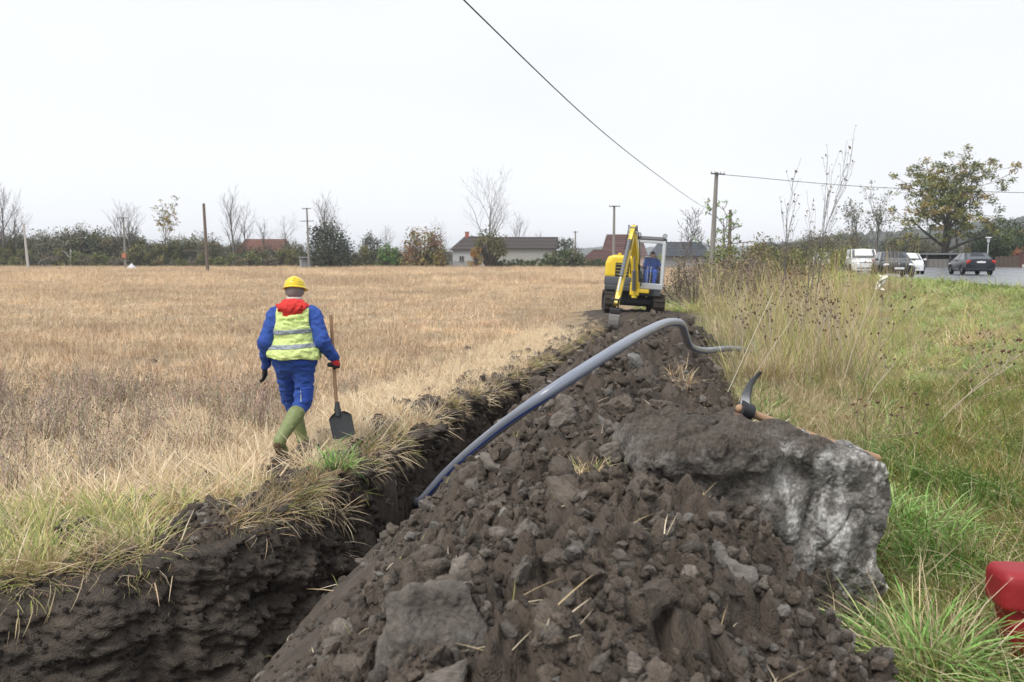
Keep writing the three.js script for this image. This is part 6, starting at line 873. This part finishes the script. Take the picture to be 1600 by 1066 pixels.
// ---------- the grey block, the pick, loose pieces ----------
{
  const B = (x, y, z) => { // local: x right, y up, z towards the camera; rough block about 1.35 x 1.1 x 0.85
    const top = 0.995 + 0.05 * N2(x * 2.2, z * 2 + 3) - 0.1 * ss(0.2, 0.62, x) - 0.04 * ss(-0.4, -0.68, x), wx = 0.66 + 0.05 * N2(y * 2.4, z * 2) - 0.12 * ss(0.8, 1.1, y) * (x > 0 ? 1 : 0.15), wz = 0.32 + 0.04 * N2(x * 2.5 + 8, y * 2.5);
    const q = [Math.abs(x) - wx + 0.06, y - top + 0.05, Math.abs(z) - wz + 0.06], o = Math.hypot(...q.map((v) => Math.max(v, 0))) + Math.min(0, Math.max(...q)) - 0.06;
    const dent = 0.13 - Math.hypot(x - 0.1, (y - 0.82) * 1.3, (z - 0.36)) ; // hole near the top edge
    const ledge = -0.05 * ss(0.1, -0.1, x) * ss(0.8, 0.86, y); // overhanging sod lip on the left
    return Math.max(o + ledge, dent * 0.7) + 0.02 * N3(x * 3, y * 1.6, z * 3) + 0.014 * N3(x * 7, y * 4, z * 7) + 0.035 * Math.pow(1 - Math.abs(N3(x * 2.6 + 3, y * 1.9, z * 2.6)), 14) + 0.011 * Math.abs(N3(x * 13, y * 7, z * 13)) + 0.006 * N3(x * 30, y * 20, z * 30) + 0.005 * N3(x * 62, y * 50, z * 62);
  };
  const g = nets(B, [-0.9, -0.15, -0.65], [0.9, 1.25, 0.7], 0.0105), p = g.attributes.position, C = [];
  for (let i = 0; i < p.count; i++) {
    const x = p.getX(i), y = p.getY(i), z = p.getZ(i);
    const streak = ss(-0.05, 0.55, N3(x * 6.5, y * 0.6, z * 5) * 0.75 + N3(x * 16, y * 2.5, z * 16) * 0.4 + N3(x * 38, y * 16, z * 38) * 0.4), chalk = ss(-0.12, 0.25, x + 0.12 * N3(x * 4, y * 4, z * 4)) * ss(1.08, 0.9, y + 0.1 * N3(x * 6, y * 3, z * 6)), fleck = ss(0.5, 0.8, N3(x * 55, y * 50, z * 55)) * ss(0.1, 0.5, N3(x * 9, y * 7, z * 9)), dark = ss(0.1, 0.6, N3(x * 7 + 4, y * 6, z * 7)), n = 1 + 0.25 * N3(x * 22, y * 22, z * 22) + 0.3 * N3(x * 60, y * 60, z * 60);
    let k = [0.2, 0.178, 0.156]; k = k.map((v, j) => mix(v, [0.74, 0.72, 0.69][j], chalk * (0.22 + 0.78 * streak))); k = k.map((v, j) => mix(v, [0.07, 0.06, 0.053][j], dark * 0.65)); k = k.map((v) => mix(v, 0.7, fleck * (0.15 + 0.6 * chalk))); const soil = ss(0.95, 1.0, y + 0.05 * N3(x * 5, z * 5, 2)); k = k.map((v, j) => mix(v, [0.1, 0.078, 0.06][j], soil * 0.8)); C.push(...k.map((v) => v * n));
  }
  g.setAttribute('color', new THREE.Float32BufferAttribute(C, 3)); boxUv(g, 1.6);
  const b = tag(part('concrete_block', g, new THREE.MeshStandardMaterial({ vertexColors: true, roughness: 0.92, map: grainTex, bumpMap: bumpTex, bumpScale: 0.03 })), 'large dug-up grey block with chalky white streaks and sod on top', 'block'); b.position.copy(W3(1.34, 0.04, 4.42)); b.rotation.y = 0.1;
  // pick lying over the back of the block
  const pk = thing('pickaxe', 'pickaxe with black head and orange-brown wooden handle leaning on the grey block', 'pickaxe', V(0, 0, 0));
  part('handle', (() => { const a = W3(1.40, 1.09, 4.83), c = W3(2.34, 0.735, 5.0), m = a.clone().lerp(c, 0.5).add(V(0, -0.012, 0)); const t = new THREE.TubeGeometry(new THREE.CatmullRomCurve3([a, m, c]), 24, 0.026, 14); const e = new THREE.SphereGeometry(0.026, 12, 8); const e2 = e.clone(); e.translate(a.x, a.y, a.z); e2.translate(c.x, c.y, c.z); return merge([t, e, e2]); })(), new THREE.MeshStandardMaterial({ color: RGB(0.48, 0.3, 0.18), roughness: 0.7, map: grainTex }), pk);
  const eye = W3(1.435, 1.077, 4.835), hd = W3(2.34, 0.755, 5.0).sub(W3(1.40, 1.09, 4.83)).normalize();
  part('eye', [cyl(eye.clone().addScaledVector(hd, -0.035), eye.clone().addScaledVector(hd, 0.045), 0.056, 0.05, 18)], std(0.035, 0.037, 0.042, 0.5, { metalness: 0.4 }), pk);
  const blade = (pts, w0, w1, th, name, mat) => { const P = []; const cv = new THREE.CatmullRomCurve3(pts), l = []; for (let i = 0; i < 30; i++) { const a = cv.getPoint(i / 30), c = cv.getPoint((i + 1.6) / 31.6), ww = mix(w0, w1, i / 29); l.push(bar(a, c, ww, th * mix(1, 0.5, i / 29), 0.003)); } return part(name, l, mat, pk); };
  blade([eye.clone().add(V(0, 0.03, 0)), W3(1.45, 1.17, 4.86), W3(1.485, 1.245, 4.88), W3(1.55, 1.31, 4.9)], 0.06, 0.034, 0.034, 'pick_point', std(0.16, 0.165, 0.175, 0.4, { metalness: 0.5 }));
  blade([eye.clone().add(V(-0.01, -0.02, 0)), W3(1.37, 1.045, 4.8), W3(1.28, 1.03, 4.76)], 0.06, 0.1, 0.03, 'adze_end', std(0.16, 0.085, 0.06, 0.75));
}
{
  const r = rng(4040);
  const shapeClod = (sx, sy, sz, seed, col, mat) => { // broken slab with scraped, ridged faces
    const f = (x, y, z) => { const q = [Math.abs(x + 0.12 * y) - sx * (1 - 0.3 * y / sy * (sy > 0.2 ? 1 : 0)) + 0.02, Math.abs(y) - sy + 0.02, Math.abs(z) - sz + 0.02]; return Math.hypot(...q.map((v) => Math.max(v, 0))) + Math.min(0, Math.max(...q)) - 0.02 + 0.03 * N3(x * 5 + seed, y * 5, z * 5) + 0.016 * Math.abs(N3(x * 9 + seed, y * 2, z * 9)) + 0.006 * N3(x * 24, y * 6, z * 24) + 0.004 * N3(x * 30, y * 30, z * 30 + seed) + 0.003 * N3(x * 70, y * 70, z * 70 + seed); };
    const g = nets(f, [-sx - 0.1, -sy - 0.1, -sz - 0.1], [sx + 0.1, sy + 0.1, sz + 0.1], Math.max(0.006, sx * 0.036)), p = g.attributes.position, C = []; for (let i = 0; i < p.count; i++) { const v = 1 + 0.2 * N3(p.getX(i) * 9 + seed, p.getY(i) * 3, p.getZ(i) * 9) + 0.18 * N3(p.getX(i) * 30, p.getY(i) * 30, p.getZ(i) * 30); C.push(...col.map((c) => c * v)); } g.setAttribute('color', new THREE.Float32BufferAttribute(C, 3)); return boxUv(g, 1.8);
  };
  const place = (name, label, g, x, y, d, rx, ry, rz, cat = 'clod') => { const m = tag(part(name, g, clodMat), label, cat); m.position.copy(W3(x, y, d)); m.rotation.set(rx, ry, rz); return m; };
  place('spade_cut_clod', 'big upright spade-cut clod of grey-brown soil in the foreground of the heap', shapeClod(0.2, 0.26, 0.12, 3, [0.15, 0.13, 0.112]), -0.25, 0.62, 2.55, -0.6, 0.2, 0.1);
  place('pale_clay_slab', 'long pale grey clay slab lying on the soil below the grey block', shapeClod(0.15, 0.03, 0.05, 9, [0.22, 0.198, 0.176]), 0.83, 0.82, 3.08, 0.35, -0.75, -0.3);
  place('standing_clod', 'flat pale grey clod standing on edge on the heap under the pipe bend', shapeClod(0.06, 0.13, 0.05, 15, [0.26, 0.25, 0.24]), 1.36, ground(1.36, 8.6) + 0.06, 8.6, 0.1, 0.3, 0.12);
  place('brick_fragment', 'broken reddish brick half buried in the heap beside the pipe', shapeClod(0.075, 0.035, 0.045, 21, [0.26, 0.1, 0.06]), 0.34, ground(0.34, 5.9) + 0.02, 5.9, 0.2, -0.5, -0.3, 'brick');
  // red casing in the grass
  const rc = thing('red_tool_casing', 'scuffed red metal casing standing in the long grass', 'tool casing', W3(2.52, ground(2.52, 3.6) - 0.02, 3.6), -0.1);
  const rm = new THREE.MeshPhysicalMaterial({ color: RGB(0.36, 0.015, 0.022), roughness: 0.62, clearcoat: 0.08, map: grainTex });
  part('hood', nets((x, y, z) => { const t = Math.hypot(Math.max(0, Math.abs(x) - 0.2), Math.max(0, Math.abs(y - 0.46) - 0.05), Math.max(0, Math.abs(z) - 0.06)) - 0.05; return t + 0.002 * N3(x * 30, y * 30, z * 30); }, [-0.32, 0.3, -0.2], [0.32, 0.62, 0.2], 0.012), rm, rc);
  part('shell', nets((x, y, z) => Math.hypot(Math.max(0, Math.abs(x - 0.01) - 0.21 + (0.4 - y) * 0.22), Math.max(0, Math.abs(y - 0.28) - 0.14), Math.max(0, Math.abs(z) - 0.05)) - 0.022, [-0.3, 0.05, -0.14], [0.3, 0.48, 0.14], 0.012), rm, rc);
  part('leg', [bar(V(0.02, -0.02, 0.03), V(-0.02, 0.2, 0.02), 0.12, 0.04), bar(V(0.16, -0.02, -0.02), V(0.14, 0.2, -0.02), 0.06, 0.04)], rm, rc);
  part('catch', box(0.035, 0.09, 0.02, 0.02, 0.34, 0.075, 0.006), std(0.4, 0.4, 0.4, 0.4, { metalness: 0.7 }), rc);
  // scrap of white plastic caught on a stalk
  const sp = thing('plastic_scrap', 'crumpled off-white plastic scrap caught on a leaning dry stalk', 'litter', W3(5.56, 1.66, 12)); const pg = new THREE.PlaneGeometry(0.12, 0.22, 12, 16), pp = pg.attributes.position; for (let i = 0; i < pp.count; i++) { const x = pp.getX(i), y = pp.getY(i); pp.setXYZ(i, x + 0.03 * Math.sin(y * 22) * (1 + x * 6), y, 0.05 * N2(x * 14, y * 10) + 0.03 * N2(x * 30, y * 26)); } pg.computeVertexNormals(); part('sheet', pg, std(0.75, 0.72, 0.6, 0.7, { side: THREE.DoubleSide }), sp);
  const stalk = thing('leaning_stalk', 'long leaning dry stalk that holds the plastic scrap', 'stalk', V(0, 0, 0)); part('stem', tube([W3(5.0, ground(5, 12) - 0.02, 12), W3(5.25, 0.9, 12), W3(5.56, 1.75, 12)], 0.008, 12, 5), std(0.5, 0.42, 0.3, 0.9), stalk); part('side_stem', tube([W3(5.57, 0.3, 12.02), W3(5.57, 1.1, 12.0), W3(5.56, 1.7, 12)], 0.005, 10, 5), std(0.45, 0.36, 0.25, 0.9), stalk);
  // dry teasels: stem with seed heads, each head a part
  const headG = new THREE.LatheGeometry([[0, -0.5], [0.3, -0.42], [0.48, -0.1], [0.46, 0.2], [0.25, 0.48], [0, 0.55]].map(([a, b]) => new THREE.Vector2(a, b)), 9); const headM = [std(0.12, 0.065, 0.04, 0.95), std(0.16, 0.095, 0.06, 0.95), std(0.085, 0.05, 0.035, 0.95)], stemM = [std(0.36, 0.28, 0.19, 0.9), std(0.5, 0.42, 0.32, 0.9), std(0.28, 0.22, 0.14, 0.9)];
  function teasel(h, heads, lean) {
    const o = new THREE.Group(), geos = [], tip = V(Math.sin(lean) * h, Math.cos(lean) * h, 0), mid = tip.clone().multiplyScalar(0.5).add(V(-0.03, 0.03, 0)); geos.push(tube([V(0, -0.03, 0), mid, tip], 0.006, 8, 4)); const spots = [tip];
    for (let i = 1; i < heads; i++) { const f = 0.45 + 0.5 * r(), a = mid.clone().lerp(tip, (f - 0.4) / 0.6), az = r() * 6.3, L = 0.12 + 0.28 * r(), b = a.clone().add(V(Math.cos(az) * L * 0.5, L, Math.sin(az) * L * 0.5)); geos.push(tube([a, a.clone().lerp(b, 0.5).add(V(Math.cos(az) * 0.03, 0, Math.sin(az) * 0.03)), b], 0.004, 4, 3)); spots.push(b); }
    o.userData = {}; part('stem', geos, stemM[(r() * 3) | 0], o); for (const s of spots) { const m = part('seed_head', headG, headM[(r() * 3) | 0], o), k = 0.019 + 0.015 * r(); m.position.copy(s); m.scale.set(k, k * 1.5, k); m.rotation.set((r() - 0.5), 0, (r() - 0.5) - lean); } return o;
  }
  const protos = []; for (let i = 0; i < 14; i++) { const lean = i < 8 ? (r() - 0.4) * 0.5 : 0.5 + 0.8 * r(); protos.push(teasel(0.9 + 0.8 * r(), 5 + ((r() * 8) | 0), lean)); }
  const spots = []; while (spots.length < 70) { const far = r() < 0.86, d = far ? 12 + 14 * r() : 6.5 + 5 * r(), x = far ? mix(0.27, 0.43, r()) * d : mix(0.36, 0.66, r()) * d; if (land(x, d)[1] !== 2 || x > roadEdge(d) - 1.2) continue; spots.push([x, d, far]); }
  spots.forEach(([x, d, far], i) => { const k = far ? (r() * 8) | 0 : 8 + ((r() * 6) | 0), o = protos[k].clone(); o.name = numbered('teasel_plant'); tag(o, far ? 'upright dry teasel with brown seed heads among the tall verge weeds' : 'fallen dry teasel with brown seed heads lying over the olive grass', 'weed', far ? 'standing teasels on the verge' : 'fallen teasels on the verge'); o.position.copy(W3(x, ground(x, d), d)); o.rotation.y = far ? r() * 6.3 : (r() - 0.5) * 1.4; scene.add(o); });
  // broken pale stalks lying on the grass behind the block
  for (const [a, b, l, rad = 0.0075] of [[[1.72, 0.2, 6.6], [2.9, 0.34, 8.2], 'longest pale broken stalk lying on the grass behind the block'], [[1.95, 0.24, 7.4], [2.85, 0.3, 8.7], 'shorter pale broken stalk lying beside the longest one'], [[2.3, 0.2, 7.1], [2.9, 0.24, 7.3], 'short grey stalk lying flat on the grass behind the pickaxe'], [[2.62, 0.2, 9.8], [4.0, 1.5, 12.2], 'tall pale stalk leaning over the verge by the heap', 0.0045], [[3.0, 0.15, 10.4], [4.1, 1.15, 11.6], 'thin pale stalk leaning beside the tall one', 0.0035]]) { const A = W3(...a), Bq = W3(...b), s = tag(part('dry_stalk', tube([A, A.clone().lerp(Bq, 0.4).add(V(0.02, 0.05, 0)), Bq], rad, 10, 6), std(0.52, 0.45, 0.36, 0.9)), l, 'stalk'); }
  // tufts of turf thrown on the heap and standing clumps
  const clump = (name, label, x, d, geo, n, sp, sc, seed, dy = 0) => { const q = rng(seed), list = []; for (let i = 0; i < n; i++) list.push([placeM(x + (q() + q() - 1) * sp, d + (q() + q() - 1) * sp, q() * 6.3, sc * (0.7 + 0.6 * q()), sc * (0.6 + 0.6 * q()), (q() - 0.5) * 0.6, (q() - 0.5) * 0.8, dy), grey(q)]); const m = part(name, bakeGeo(geo.map((g) => [g, list.splice(0, Math.ceil(n / geo.length))])), grassMat); return tag(m, label, 'grass clump'); };
  clump('turf_tuft', 'straw-yellow turf tuft thrown on the heap before the grey block', 0.42, 4.15, [T.straw, T.rust, T.green], 15, 0.16, 0.5, 1, 0.03);
  clump('turf_tuft', 'green-tipped turf tuft on the heap beside the pipe', 0.02, 6.35, [T.green, T.straw], 8, 0.14, 0.4, 2);
  clump('green_tussock', 'bright green grass tussock near the walking person\'s feet', -1.62, 7.15, [T.bright, T.lush], 12, 0.1, 0.75, 3);
  clump('long_grass_clump', 'tall green grass clump in front of the grey block', 1.92, 3.5, [T.lush, T.lush, T.pale], 30, 0.16, 1.15, 4);
  clump('long_grass_clump', 'lush drooping green grass clump behind the grey block', 2.75, 5.6, [T.lush, T.lush], 40, 0.5, 1.0, 5);
  clump('pale_grass_clump', 'pale bleached grass clump leaning beside the heap foot', 4.15, 13.2, [T.pale, T.pale, T.straw], 70, 0.6, 1.3, 6);
  clump('pale_grass_clump', 'tall bleached grass clump before the concrete pole', 6.2, 20, [T.pale, T.tall], 70, 0.9, 1.5, 7);
  clump('sod_fringe', 'dry grass fringe hanging from the sod on the grey block', 0.95, 4.28, [T.straw, T.rust], 8, 0.12, 0.38, 8, 0.72);
}
renderer.render(scene, camera);
